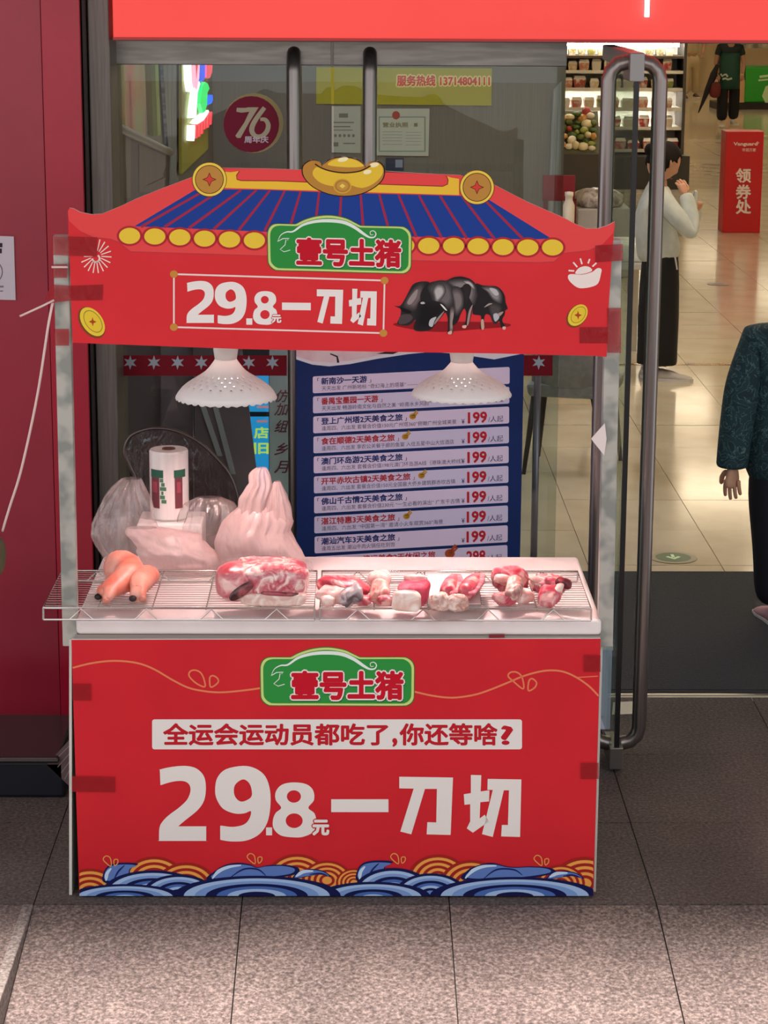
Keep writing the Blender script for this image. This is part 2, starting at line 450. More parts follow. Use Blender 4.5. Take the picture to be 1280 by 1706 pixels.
# sign fascia over the doors
FY = 1.55
zf = onY(640, 67, FY).z; xf = onY(188, 40, FY).x
FRED = mat('#F0463F', .4, hex2='#EE433C', scale=2., emit=.5)
fa = box('sign_fascia', (xf, FY, zf), (4.6, FY + .25, zf + 1.15), FRED, bevel=.004, label='bright red sign fascia box over the glass doors', cat='sign')
box('lower_lip', (xf, FY - .004, zf - .003), (4.6, FY + .006, zf + .006), mat('#C4302C', .4), fa)
box('glow_shield', (xf, FY + .006, zf - .006), (4.6, FY + .25, zf - .001), mat('#4A4644', .6), fa)  # unseen dark plate, added to stop the glowing box shining downwards
lp0 = onY(1077, 28, FY); 
lb = box('letter_stroke', (lp0.x - .006, FY - .03, lp0.z), (lp0.x + .006, FY, lp0.z + .34), mat('#FFF4FA', .4, emit=3.), fa, label='white lit letter stroke')
box('wall_above', (-.86, FY + .26, zf + .1), (4.6, FY + .5, 4.2), mat('#8C8782', .7), kind='structure')
box('wall_front', (2.95, 1.81, 0), (4.6, 2.0, zf + .3), mat('#8C8782', .7), kind='structure')
box('wall_front_far', (4.6, 1.6, 0), (9.6, 2.0, 4.2), mat('#8C8782', .7), kind='structure')
ceil = box('ceiling', (-9, -2.2, 3.6), (9.6, 1.6, 3.8), mat('#B9B4AE', .7), kind='structure')

# shop shell
XS = onY(355, 200, 13.0).x
XG = onY(941, 200, 13.0).x
IW = mat('#C9BFAC', .7)
box('wall_shop_left', (XS - .15, 1.96, 0), (XS, 13.0, 3.2), mat('#6E6862', .55), kind='structure')
GREY = mat('#7C7A76', .45, hex2='#74726E', scale=3., stretch=(40, 40, .6))
box('wall_back', (XS - .15, 13.0, 0), (XG, 13.12, 3.2), GREY, kind='structure')
box('wall_corridor', (XG - .1, 13.12, 0), (XG, 44, 3.2), IW, kind='structure')
box('wall_right', (9.5, 1.9, 0), (9.7, 44, 3.2), IW, kind='structure')
box('wall_far', (XG - .1, 43.6, 0), (9.6, 44, 3.2), mat('#CDB58C', .6), kind='structure')
box('wall_stub', (-.86 - 1.5, 1.96, 0), (-.86, 2.05, 3.2), mat('#6E6862', .55), kind='structure')
box('ceiling_shop', (-2.4, 1.81, 3.2), (9.7, 44, 3.3), mat('#D8D2C6', .7), kind='structure')
def ceiling_light(x, y, wx, wy, strength, hexc='#FFE9C6'):
    t = thing('ceiling_light', 'recessed white ceiling light panel inside the shop', 'ceiling light', (x, y, 3.2), 'shop ceiling lights')
    MB().box((x-wx/2-.03, y-wy/2-.03, 3.17), (x+wx/2+.03, y+wy/2+.03, 3.199)).build('frame', mat('#E6E6E4', .5), t)
    MB().box((x-wx/2, y-wy/2, 3.165), (x+wx/2, y+wy/2, 3.169)).build('diffuser', mat(hexc, .5, emit=strength), t)
for y, k in ((4.6, .9), (7.6, 1.), (10.6, 1.), (14.5, 1.), (19., 1.1), (24., 1.1), (29., 1.1), (35., 1.1), (40., 1.1)):
    ceiling_light(2.3 if y < 13 else 4.2, y, 1.1, .35, CEIL_LIGHT * k)
    ceiling_light(5.4 if y < 13 else 7.2, y, 1.1, .35, CEIL_LIGHT * k)
for y in (2.2, 6.0, 10.8): ceiling_light(-.25, y, 1. if y > 3 else .7, .6 if y > 3 else .25, CEIL_LIGHT * .9, '#F4F6FF')  # lamp nearest the door is added to brighten the front of the screen

# ------------------------------------------------------------------ doors
GLASS = glass_mat('#E9EFEC')
STEEL = mat('#8F8783', .3, .9, hex2='#857D7A', scale=6., stretch=(20, 20, .4))
RAIL = mat('#8A8680', .33, .85, hex2='#77736E', scale=5., stretch=(1, 6, 9))
DY = 1.82
ztop = onY(560, 66, DY).z + .03; zr = onY(560, 109, DY).z
xd = onY(553, 110, DY).x; xr = onY(945, 110, DY).x; xl = onY(188, 110, DY).x
def pull(x, y, z0, z1, sgn, axis, r=.024, off=.075, reach=.06):
    """long U-shaped tube handle standing off a pane; axis 'y' or 'x'"""
    pts = []
    def p(o, z): return (x, y + sgn * o, z) if axis == 'y' else (x + sgn * o, y, z)
    k = .055
    pts.append(p(0.006, z0)); pts.append(p(off - k, z0))
    for a in (30, 60): pts.append(p(off - k + k*math.sin(math.radians(a)), z0 + k - k*math.cos(math.radians(a))))
    pts.append(p(off, z0 + k)); pts.append(p(off, (z0+z1)/2)); pts.append(p(off, z1 - k))
    for a in (60, 30): pts.append(p(off - k + k*math.sin(math.radians(a)), z1 - k + k*math.cos(math.radians(a))))
    pts.append(p(off - k, z1)); pts.append(p(0.006, z1))
    return MB().tube(pts, r, 16)
def leaf(name, x0, x1, hx):
    t = bpy.data.objects.new(name, None); COL.objects.link(t); t.location = (x0, DY, 0); tag(t, kind='structure')
    box('pane', (x0 + .003, DY, .09), (x1 - .003, DY + .012, zr + .01), GLASS, t)
    box('top_rail', (x0 + .002, DY - .016, zr), (x1 - .002, DY + .028, ztop), RAIL, t, bevel=.003)
    box('bottom_rail', (x0 + .002, DY - .016, .012), (x1 - .002, DY + .028, .09), RAIL, t, bevel=.003)
    pull(hx, DY, .2, onY(490, 80, DY - .075).z - .02, -1, 'y').build('handle', STEEL, t, smooth=True)
    pull(hx, DY + .012, .2, onY(490, 80, DY - .075).z - .02, 1, 'y').build('handle', STEEL, t, smooth=True)
    return t
d1 = leaf('door_1', xl, xd, onY(490, 300, DY - .075).x)
d2 = leaf('door_2', xd + .004, xr, onY(616, 300, DY - .075).x)
# printed safety band with snow stars on the glass
def star(P_, cx, cy, r):
    pts = []
    for k in range(12):
        a = math.pi / 6 * k - .5; q = r if k % 2 == 0 else r * .42
        pts.append((cx + q * math.cos(a), cy + q * math.sin(a)))
    P_.poly(pts)
def band(door, xa, xb):
    P_ = Print(lambda x, y, L: onY(x, y, DY - .001 - L * STEP)); o = P_.at(1).rect(xa, 592, xb, 626).build('safety_band', '#8A1828', door, label='dark red glass band')
    x = xa + 26
    while x < xb - 10:
        star(P_.at(2), x, 604, 12); x += 39.5
    P_.build('star_print', '#B9C6D2', o)
band(d1, 191, 478); band(d2, 556, 921)
# anniversary disc stuck to the left leaf
P_ = Print(lambda x, y, L: onY(x, y, DY - .001 - L * STEP))
o = P_.at(1).ell(422.5, 205, 50, 50).build('sticker_ghost', '#A39468', d1, label='round dark red anniversary sticker reading 76 with its ghost reflection painted behind')  # yellowish offset disc paints the sticker's double reflection in the glass
P_.at(2).ell(418.8, 207, 46.5, 47).build('disc_field', '#7C2036', o)
k76 = lambda pts: [(365 + x/11.13, 150 + y/11.13) for x, y in pts]
P_.at(3).poly(k76([(330,330),(480,332),(545,320),(735,320),(560,600),(400,888),(340,890),(302,850),(470,600),(562,402),(420,420),(322,402)]))
P_.build('numeral', '#B9B096', o)
P_.at(3.4).line(k76([(845,325),(700,520),(622,660),(612,770),(680,855),(800,850),(890,760),(912,640),(855,550),(765,545)]), [7, 8, 8.5, 8, 7, 8, 8, 7, 5], 6).build('numeral', '#B9B096', o)
P_.at(3.8).text('周年庆', 407.5, 227, 447, 238, .03).build('lettering', '#D2C4CE', o)
# open leaf, swung out towards the street
OX, OY0, OY1 = onZ(1020, 1284).x, 1.00, 1.80
xo = onY(1061, 300, OY0).x
xo = (xo + OX) / 2
d3 = bpy.data.objects.new('door_3', None); COL.objects.link(d3); d3.location = (xo, OY1, 0); tag(d3, kind='structure')
zt3 = onY(1060, 88, OY0).z
box('pane', (xo - .006, OY0 + .006, .05), (xo + .006, OY1, zt3 - .05), glass_mat('#E2ECE6', .25), d3)
box('edge_seal', (xo - .007, OY0 - .004, .06), (xo + .009, OY0 + .006, zt3 - .06), mat('#0E0D10', .4), d3)
box('top_fitting', (xo - .022, OY0 - .012, zt3 - .085), (xo + .022, OY0 + .16, zt3), mat('#8E8C8A', .4, .7), d3, bevel=.003)
box('top_rail', (xo - .02, OY0 + .16, zt3 - .05), (xo + .02, OY1, zt3), mat('#8E8C8A', .4, .7), d3, bevel=.003)
box('bottom_fitting', (xo - .022, OY0 - .01, .012), (xo + .022, OY0 + .16, .085), mat('#7A736D', .4, .7), d3, bevel=.003)
hz0 = onY(1040, 1238, OY0 + .05).z; hz1 = onY(1020, 103, OY0 + .05).z
pull(xo + .006, OY0 + .05, hz0, hz1, 1, 'x', r=.0235, off=.072).build('handle', STEEL, d3, smooth=True)
pull(xo - .006, OY0 + .05, hz0, hz1, -1, 'x', r=.0235, off=.072).build('handle', STEEL, d3, smooth=True)
# ================================================================== THE CART
XL, XR = -.770, .667
XM = (XL + XR) / 2
ZT = .804
cart = thing('meat_cart', 'white-topped market meat cart with steel posts in front of the glass doors', 'cart', (XM, .3, 0))
WHITE = mat('#EDE4E2', .35, hex2='#E5DAD8', scale=6.)
box('cabinet_body', (XL + .03, .03, .06), (XR - .02, .62, .742), mat('#4A4644', .6), cart)
box('counter', (XL + .012, -.012, .758), (XR + .002, .672, ZT), WHITE, cart, bevel=.012, seg=4)
box('steel_trim', (XL + .008, -.008, .742), (XR, .66, .758), mat('#B5ACA6', .35, .8), cart)
sp = MB().hexa([(XL - .028, -.004, .0), (XL - .020, -.004, .0), (XL - .020, .6, .0), (XL - .028, .6, .0)],
               [(XL - .008, -.004, .742), (XL - .001, -.004, .742), (XL - .001, .6, .742), (XL - .008, .6, .742)])
sp.build('side_panel', mat('#D8D4CC', .5), cart)
box('side_panel', (XR + .004, .02, .0), (XR + .010, .6, .742), mat('#D8D4CC', .5), cart)
for x in (XL + .08, XR - .08):
    for y in (.10, .55):
        w = MB(); w.tube([(x - .012, y, .03), (x + .012, y, .03)], .03, 14); w.box((x - .014, y - .012, .03), (x + .014, y + .012, .07)); w.build('castor', mat('#26242A', .6), cart)
POST = mat('#8F918C', .38, .25, hex2='#B9B7AE', scale=13., contrast=(.42, .56), detail=2.)
def post(pt, pb, w):
    a, b = onY(pt[0], pt[1], .0), onY(pb[0], pb[1], .0); h = w / 2
    d = .038
    return MB().hexa([(b.x-h, .0, b.z), (b.x+h, .0, b.z), (b.x+h, d, b.z), (b.x-h, d, b.z)],
                     [(a.x-h, .0, a.z), (a.x+h, .0, a.z), (a.x+h, d, a.z), (a.x-h, d, a.z)]).build('post', POST, cart, bevel=.003)
post((101, 393), (117, 1077), .041); post((1024, 400), (1009, 1078), .041)
zb = 1.60
bar = MB().box((XL - .02, .004, 1.70), (XR + .03, .034, 1.73)).build('top_bar', POST, cart)
for x in (onY(377, 620, .22).x, onY(769, 620, .22).x):
    MB().tube([(x, .02, 1.715), (x, .22, 1.715), (x, .235, 1.70)], .008, 8).build('lamp_arm', mat('#8A8884', .4, .7), cart)

# ------------------------------------------------------------------ shared logo, digits, glyphs
LOGO = [(62,190),(66,160),(80,132),(105,114),(140,108),(200,108),(262,108),(282,104),(340,75),(430,48),(540,38),(650,55),(720,85),(762,105),(785,108),(920,108),(1070,108),(1105,115),(1133,135),(1148,162),(1152,195),(1151,285),(1150,375),(1146,405),(1130,430),(1105,445),(1070,450),(850,450),(607,449),(350,448),(150,448),(115,443),(88,425),(70,400),(65,370),(63,275)]
def logo(P_, T, parent, L):
    """T maps the drawing onto the sheet"""
    pts = cat_rom([(a, b, 0) for a, b in LOGO], 4, True); cx, cy = 607, 262
    o = P_.at(L).poly([T(p.x + (p.x-cx)*.012, p.y + (p.y-cy)*.03) for p in pts]).build('logo_plate', '#4C6B2E', parent, label='green logo plate with a white pig outline')
    P_.at(L+1).poly([T(p.x, p.y) for p in pts]).build('logo_border', '#CBDD84', o)
    P_.at(L+2).poly([T(cx + (p.x-cx)*.968, cy + (p.y-cy)*.925) for p in pts]).build('logo_field', '#2F9140', o)
    sw = [(135,240),(160,190),(205,165),(255,160),(330,110),(430,82),(540,75),(640,85),(720,118),(790,165),(835,190),(872,188),(885,162),(866,142),(842,150),(846,172),(866,170)]
    w = P_.at(L+3); sc = T(100, 0)[0] - T(0, 0)[0]
    w.line([T(*p) for p in sw], [.02*sc, .07*sc, .12*sc, .20*sc, .26*sc, .26*sc, .22*sc, .12*sc, .08*sc, .06*sc, .05*sc, .04*sc], 5)
    w.line([T(*p) for p in [(140,235),(175,215),(225,212),(210,225)]], .06*sc); w.line([T(*p) for p in [(200,222),(192,262),(155,295),(185,312),(232,298)]], .055*sc)
    w.build('pig_outline', '#E4EFE6', o)
    a, b = T(286, 212), T(1070, 402); sl = (T(1070, 212)[1] - a[1]) / (b[0] - a[0])
    y1 = T(286, 402)[1]
    P_.at(L+3).text('壹号土猪', a[0] + .03*sc, a[1] + .05*sc, b[0] + .03*sc, y1 + .06*sc, .10, sl).build('lettering_shade', '#1E5A2A', o)
    P_.at(L+4).text('壹号土猪', a[0], a[1], b[0], y1, .095, sl).build('lettering_outline', '#F0E4E0', o)
    P_.at(L+5).text('壹号土猪', a[0], a[1], b[0], y1, .045, sl).build('lettering', '#C4142A', o)
DAO = [(455,825),(612,828),(605,1030),(535,1028),(537,985),(563,986),(565,868),(530,868),(490,1028),(458,1018),(497,867),(455,866)]
QIE1 = [(662,822),(693,823),(691,880),(717,876),(716,915),(690,918),(688,975),(703,962),(716,985),(668,1025),(650,1010),(660,985),(660,925),(643,927),(641,890),(662,886)]
QIE2 = [(712,836),(812,838),(808,1040),(752,1038),(754,998),(772,998),(775,876),(760,876),(727,1040),(695,1030),(727,875),(711,874)]
D2 = [(440,516),(480,507),(530,503),(570,512),(597,540),(604,580),(598,625),(575,660),(530,697),(508,716),(512,718),(600,718),(605,719),(605,724),(605,765),(604,770),(599,770),(442,770),(437,769),(437,764),(438,728),(446,706),(470,680),(510,650),(538,622),(549,592),(545,570),(528,558),(500,557),(470,563),(444,571),(442,567),(440,520)]
D9 = [(735,503),(780,512),(815,540),(832,590),(833,650),(822,705),(795,745),(750,768),(700,772),(660,767),(655,764),(655,758),(655,722),(656,716),(662,716),(700,720),(738,712),(758,692),(764,664),(740,672),(705,672),(665,655),(642,620),(637,585),(645,545),(675,515)]
H9 = [(735,551),(757,563),(767,590),(764,615),(735,630),(715,622),(704,600),(708,570)]
D8 = [(915,562),(960,568),(985,590),(988,625),(968,652),(990,672),(996,705),(985,738),(950,755),(915,757),(870,750),(845,725),(843,695),(853,670),(872,652),(853,625),(853,595),(875,570)]
def digits(w, two, nine, eight):
    sm = lambda pts: [(p.x, p.y) for p in cat_rom([(a, b, 0) for a, b in pts], 4, True)]
    el = lambda cx, cy, rx, ry: [(cx + rx*math.cos(k*math.pi/12), cy + ry*math.sin(k*math.pi/12)) for k in range(24)]
    w.poly(fit(sm(D2), (437,503,605,770), two))
    w.holed(fit(sm(D9), (637,503,833,772), nine), [fit(sm(H9), (637,503,833,772), nine)])
    w.holed(fit(sm(D8), (843,562,996,757), eight), [fit(l, (843,562,996,757), eight) for l in (el(917, 612, 25, 22), el(918, 698, 30, 26))])
def fit(pts, src, dst):
    sx, sy = (dst[2]-dst[0])/(src[2]-src[0]), (dst[3]-dst[1])/(src[3]-src[1])
    return [(dst[0]+(x-src[0])*sx, dst[1]+(y-src[1])*sy) for x, y in pts]
def price(P_, parent, L, two, nine, dot, eight, yuan, yi, dao, qie, hexc, slope=0.):
    w = P_.at(L)
    digits(w, two, nine, eight)
    w.rect(*dot); w.rect(*yi, slope)
    w.poly(fit(DAO, (455,825,612,1030), dao)); w.poly(fit(QIE1, (641,822,812,1040), qie)); w.poly(fit(QIE2, (641,822,812,1040), qie))
    o = w.build('price_lettering', hexc, parent)
    P_.at(L+1).text('元', *yuan, .12).build('lettering_outline', '#C4252E', parent)
    P_.at(L+2).text('元', *yuan, .05).build('unit_lettering', hexc, parent)
    return o
TAPE = film_mat('#A3141F', .82, .4, lo=.66, scale=9., gloss=.03, trans=.1)

# ------------------------------------------------------------------ front sign board
FYB = -.020
fs = thing('front_sign', 'large red printed front board with waves and price taped to the meat cart', 'sign board', (XM, FYB, 0))
q = [onY(x, y, FYB) for x, y in ((119, 1066), (1001, 1064), (989, 1491), (132, 1491))]
q[2].z = q[3].z = .004
RED = mat('#D2202C', .5, hex2='#CC1E2A', scale=4., spec=.25)
MB().prism(q, (0, .01, 0)).build('board', mat('#E6E2DC', .6), fs)
PF = lambda x, y, L: onY(x, y, FYB - .0003 - L * STEP)
P_ = Print(PF)
P_.mb.flat([p + Vector((0, -.0003, 0)) for p in q]); P_.mb.build('red_print', RED, fs, fix=False); P_.mb = MB()
# thin gold ribbon line with leaves
c6 = lambda pts: [(60 + x/2.1333, 1040 + y/2.1333) for x, y in pts]
c7 = lambda pts: [(560 + x/2.3704, 1040 + y/2.3704) for x, y in pts]
P_.at(2).line(c6([(130,155),(200,138),(280,130),(360,138),(420,160),(480,195),(540,225),(600,238),(660,242),(740,235),(805,226)]), 3., 5)
P_.build('ribbon_print', '#E5825A', fs)
P_.line(c6([(600,222),(570,210),(545,185),(548,168),(565,163),(585,172),(597,195)]), 2.6, 5, True)
P_.build('ribbon_leaf', '#E5825A', fs)
P_.line(c6([(620,222),(618,190),(630,183),(645,192),(648,205),(635,218)]), 2.6, 5, True)
P_.build('ribbon_leaf', '#E5825A', fs)
P_.line(c7([(305,265),(380,282),(460,290),(540,280),(600,262),(680,230),(740,205),(800,188),(850,182),(900,188),(950,210),(1000,245),(1037,283)]), 3., 5)
P_.build('ribbon_print', '#E5825A', fs)
P_.line(c7([(740,255),(700,225),(680,205),(690,190),(715,190),(735,210)]), 2.6, 5, True)
P_.build('ribbon_leaf', '#E5825A', fs)
P_.line(c7([(760,262),(762,225),(775,215),(792,230),(785,250)]), 2.6, 5, True)
P_.build('ribbon_leaf', '#E5825A', fs)
P_.line(c7([(955,210),(1035,205)]), 1.6).build('ribbon_print', '#E5825A', fs)
logo(P_, lambda x, y: (420 + x/4.2667, 1070 + y/4.2667), fs, 3)
P_.at(2).rect(253.5, 1198.5, 870, 1248.4, 0, 4)
o = P_.build('slogan_plate', '#E9E4E0', fs)
P_.at(3).text('全运会运动员都吃了', 273, 1206, 660 - 14, 1241, .032); P_.text(',', 655, 1231, 661, 1243, .03); P_.text('你还等啥', 667, 1206, 828, 1241, .032); P_.text('?', 837, 1210, 853, 1240, .03)
P_.build('slogan_lettering', '#BE1D2B', o)
price(P_, fs, 3, (265, 1276, 343.6, 1401), (358.6, 1276, 450.5, 1402), (443.5, 1378.5, 453.5, 1391.6), (455, 1303.5, 527, 1395), (522, 1367, 547.6, 1390.7), (552, 1331.6, 647.4, 1353), (665.5, 1294, 755, 1391), (773, 1291, 869, 1394.4), '#E9E3DE')
# wave print along the bottom
BL, BRt, BB = 132.4, 988.8, 1492.6
NDOME = [0, 0]
def domes(cx, top, rx, ry, base, cols, name, parent, L, shrink):
    """nested bands of one wave crest"""
    L = 3 + NDOME[0] * .5; NDOME[0] += 1
    for k, c in enumerate(cols):
        f_ = 1 - shrink * k
        if f_ <= .1: break
        cy = top + ry
        P_.at(L + k * .06).arch(cx, cy, rx * f_, ry * f_, base, BL, BRt)
        root_ = P_.build(name, c, parent)
OR = ['#A3251F', '#EFA24C', '#A3251F', '#EFA24C', '#A3251F', '#EFA24C', '#A3251F', '#EFA24C']
wv = P_.at(2).rect(BL, 1482, BRt, BB).build('wave_print', '#15205C', fs, label='blue and gold wave print')
for cx, top, r in ((150, 1447, 52), (257, 1427, 52), (310, 1437, 52), (495, 1423, 50), (545, 1434, 42), (730, 1424, 50), (785, 1433, 52), (975, 1428, 56), (935, 1441, 40), (590, 1447, 30)):
    domes(cx, top, r, r * .78, BB, OR, 'gold_wave', wv, 3, .115)
BLU = ['#141A4E', '#A9C4EA', '#7F9FD6', '#141A4E', '#4C6EB4', '#A9C4EA', '#141A4E', '#6E90CC']
def curl(pts, hl, tip):
    b_ = 8.2 + .25 * NDOME[1]; NDOME[1] += 1; P_.at(b_).poly(pts, 5).build('wave_curl', '#141A4E', wv)
    c = [sum(p[0] for p in pts)/len(pts), sum(p[1] for p in pts)/len(pts)]
    P_.at(b_ + .06).poly([(c[0]+(x-c[0])*.9, c[1]+(y-c[1])*.78) for x, y in pts], 5).build('wave_curl', '#5F7DBE', wv)
    P_.at(b_ + .12).line(hl, [2, 6, 5, 2], 5).build('wave_highlight', '#C9DDF4', wv)
    P_.at(b_ + .18).line(tip, [1, 3, 3, 1], 5).build('wave_line', '#1B2464', wv)
def crop_a(p): return [(120 + x/2.909, 1390 + y/2.909) for x, y in p]
def crop_b(p): return [(540 + x/2.783, 1390 + y/2.783) for x, y in p]
for fnc, dx, dy in ((crop_a, 0, 0), (crop_b, 0, -16)):
    g = lambda p: fnc([(x + dx, y + dy) for x, y in p])
    curl(g([(148,225),(158,175),(185,148),(230,138),(290,138),(320,145),(285,165),(275,200),(230,220),(190,240)]), g([(165,225),(170,190),(190,165)]), g([(205,215),(225,180),(255,150)]))
    if fnc is crop_a:
        curl(g([(655,220),(690,180),(740,150),(800,138),(860,145),(900,160),(950,150),(1040,148),(1100,165),(1080,195),(960,215),(800,228)]), g([(680,215),(710,180),(760,158),(820,150)]), g([(760,215),(830,170),(900,170),(940,200)]))
        curl(g([(1070,215),(1100,180),(1160,168),(1220,178),(1255,205),(1200,195),(1140,205)]), g([(1085,205),(1120,182),(1170,178)]), g([(1150,195),(1200,190),(1240,200)]))
    else:
        curl(g([(640,225),(670,180),(720,158),(780,148),(850,165),(900,168),(960,165),(1050,172),(1070,195),(960,218),(800,232)]), g([(655,220),(690,185),(740,165),(800,162)]), g([(740,222),(800,180),(880,180),(920,205)]))
        curl(g([(1030,225),(1060,195),(1110,185),(1170,195),(1205,222),(1150,210),(1090,218)]), g([(1045,215),(1080,198),(1130,195)]), g([(1110,210),(1150,205),(1190,216)]))
NDOME[0] = 14
for cx, top, rx, ry in ((255, 1450, 84, 36), (298, 1457, 62, 34), (655, 1446, 66, 40), (718, 1455, 60, 34)):
    domes(cx, top, rx, ry, BB, BLU, 'blue_wave', wv, 6.4, .12)
for cx, top, rx, ry in ((208, 1473, 96, 22), (622, 1469, 96, 26)):
    domes(cx, top, rx, ry, BB, BLU[:6], 'blue_wave', wv, 8.4, .16)
for cx, top, rx, ry in ((428, 1459, 140, 34), (858, 1461, 142, 32)):
    domes(cx, top, rx, ry, BB, BLU[:7], 'blue_wave', wv, 10.2, .13)
for x, y in ((176, 1428), (416, 1424), (655, 1424), (894, 1427)):
    P_.at(9).line([(x+9, y+15), (x, y+9), (x-4, y+3), (x+1, y-2), (x+8, y+2)], 1.8, 4, True); P_.build('drop_print', '#E79A55', wv); P_.line([(x+15, y+14), (x+14, y+5), (x+20, y+4), (x+20, y+10)], 1.8, 4, True).build('drop_print', '#E79A55', wv)
for a in ((121, 1139, 152, 1167), (120, 1293, 192, 1319), (973, 1091, 1001, 1119), (968, 1271, 998, 1298)):
    P_.at(15).rect(*a, random.uniform(-.02, .02)); P_.mb.build('tape', TAPE, fs, fix=False, label='dark red tape strip'); P_.mb = MB()

# ------------------------------------------------------------------ canopy sign
CY = -.016
cs = thing('canopy_sign', 'red cut-out canopy sign with blue tiled roof and gold ingot on cart posts', 'sign board', (XM, CY, 1.53))
PC = lambda x, y, L: onY(x, y, CY - .0003 - L * STEP)
P_ = Print(PC)
k4 = lambda pts: [(100 + x/3.5556, 250 + y/3.5556) for x, y in pts]
k5 = lambda pts: [(400 + x/3.5556, 250 + y/3.5556) for x, y in pts]
k6 = lambda pts: [(700 + x/3.5556, 250 + y/3.5556) for x, y in pts]
def circ(cx, cy, r, a0, a1, n=12): return [(cx + r*math.cos(math.radians(a0+(a1-a0)*k/n)), cy + r*math.sin(math.radians(a0+(a1-a0)*k/n))) for k in range(n+1)]
ING = k5([(365,120),(375,85),(420,58),(470,68),(482,98),(505,72),(545,48),(612,38),(685,50),(725,72),(748,100),(762,75),(815,65),(850,90),(860,125),(848,175),(800,222),(720,262),(620,276),(520,262),(430,220),(378,165)])
top_l = [(113,352),(116,346.5),(122,347.5),(133,353.5),(153,357.5),(170,356.3),(200,344),(226.5,331.5),(270,314),(322,294.5)]
top_r = [(822,307),(880,337),(942,364),(961.5,374.5),(978,381),(998,380.5),(1012,376),(1025,369.5)]
OUT = top_l + circ(349, 299, 28.5, 190, 318) + [(440,281),(504,283)] + ING[1:16] + [(641,286.5),(700,289),(768,292)] + circ(795, 312, 28.5, 215, 350) + top_r + [(1020.5,419),(1015,503),(1011,594.5),(992,593),(832,589),(600,585.5),(400,581.5),(121,571)]
MB().prism([PC(x, y, 0) for x, y in OUT], (0, .010, 0)).build('board', mat('#E3DED8', .6), cs)
P_.at(0.6).poly(OUT); P_.mb.build('red_print', mat('#DC2A32', .5, hex2='#D82830', scale=4., spec=.25), cs, fix=False); P_.mb = MB()
roofp = top_l + [(340,290),(375,282),(440,281.5),(504,283.5),(642,287),(700,289.5),(770,292.5),(800,300)] + top_r + [(1022,388),(1003.7,407.5),(981,417),(939,421.5),(923.6,435.6),(897,437),(700,434),(447,425.8),(218,418.7),(198,403),(184,397.6),(156,395),(134,385),(115,368)]
ro = P_.at(1.4).poly(roofp).build('roof_print', '#E84A4B', cs, label='coral red roof with curled eaves')
P_.at(2).line([(134,386),(156,396),(184,398.4),(198,404),(218,419.5),(447,426.6),(700,434.6),(897,437.6),(923.6,436.2),(939,422.2),(981,417.6),(1003.7,408)], 1.6).build('eave_line', '#C43A3E', ro)
P_.at(2.2).poly([(325,316.5),(381,315.5),(436,316),(560,321),(700,324.5),(770,326.5),(812,331),(919,397.5),(880,399),(560,391),(224,377)]).build('blue_roof', '#1D3F93', ro)
ribs = [(333,322,235,378),(363,320,274,378.5),(402,316.5,315,380),(427.6,316.5,356,382),(450,317,398,383.5),(474.5,318,441,385),(501,319,481,386),(532,320,524,387),(569,321,565,388),(601,322,606,389),(632,323,650,390),(664,324,694,395),(698,325,736,396),(733,325.5,778,397.5),(770,327,824,398),(805.5,331,872,398.5)]
for a in ribs: P_.at(2.8).line([a[:2], a[2:]], [3.6, 4.6]).build('roof_rib', '#A32B48', ro)
gd = P_.at(3.2).poly([(374,286),(384,287),(399,285),(394,292),(395,299),(402,301),(460,301.5),(524,304),(633,307),(738,310.5),(746,307),(747,300),(744,293),(752,296),(765,298),(765,325),(614,320.3),(460,315.5),(374,313)]).build('ridge_band', '#EFC13C', ro)
P_.at(3.6).line([(399,285),(394,292),(395,299),(402,301),(460,301.5),(524,304),(633,307),(738,310.5),(746,307),(747,300),(744,293)], 1.3).build('ridge_outline', '#8E2A22', gd)
dots = [(216,393),(258,394),(299.7,395.4),(341,397.6),(382.6,399),(424,400.5),(673,409),(714.6,409.5),(756,409.7),(797,410.3),(838.4,411.7),(879.7,412.3),(921,412.3)]
for x, y in dots:
    o = P_.at(3.2).ell(x, y, 21.5, 16.8).build('eave_tile', '#B52B35', ro); P_.at(3.8).ell(x, y, 17.6, 13.4).build('tile_face', '#ECC93F', o)
for cx, cy in ((349, 299), (795, 312)):
    o = P_.at(4.2).ell(cx, cy, 29, 29, n=40).build('coin', '#5A3A1C', ro, label='gold roof coin'); P_.at(4.6).ell(cx, cy, 28, 28, n=40).build('coin_rim', '#F0CF52', o)
    P_.at(5).ell(cx, cy, 24, 24, n=40).build('coin_line', '#4A2C14', o); P_.at(5.4).ell(cx, cy, 22.8, 22.8, n=40).build('coin_face', '#BE8A40', o)
    for r, c, L in ((12, '#5A2418', 5.8), (9.5, '#D8433A', 6.2)):
        P_.at(L).poly([(cx + (r if k % 2 == 0 else r*.42)*math.cos(k*math.pi/4), cy + (r if k % 2 == 0 else r*.42)*math.sin(k*math.pi/4)) for k in range(8)]).build('coin_diamond', c, o)
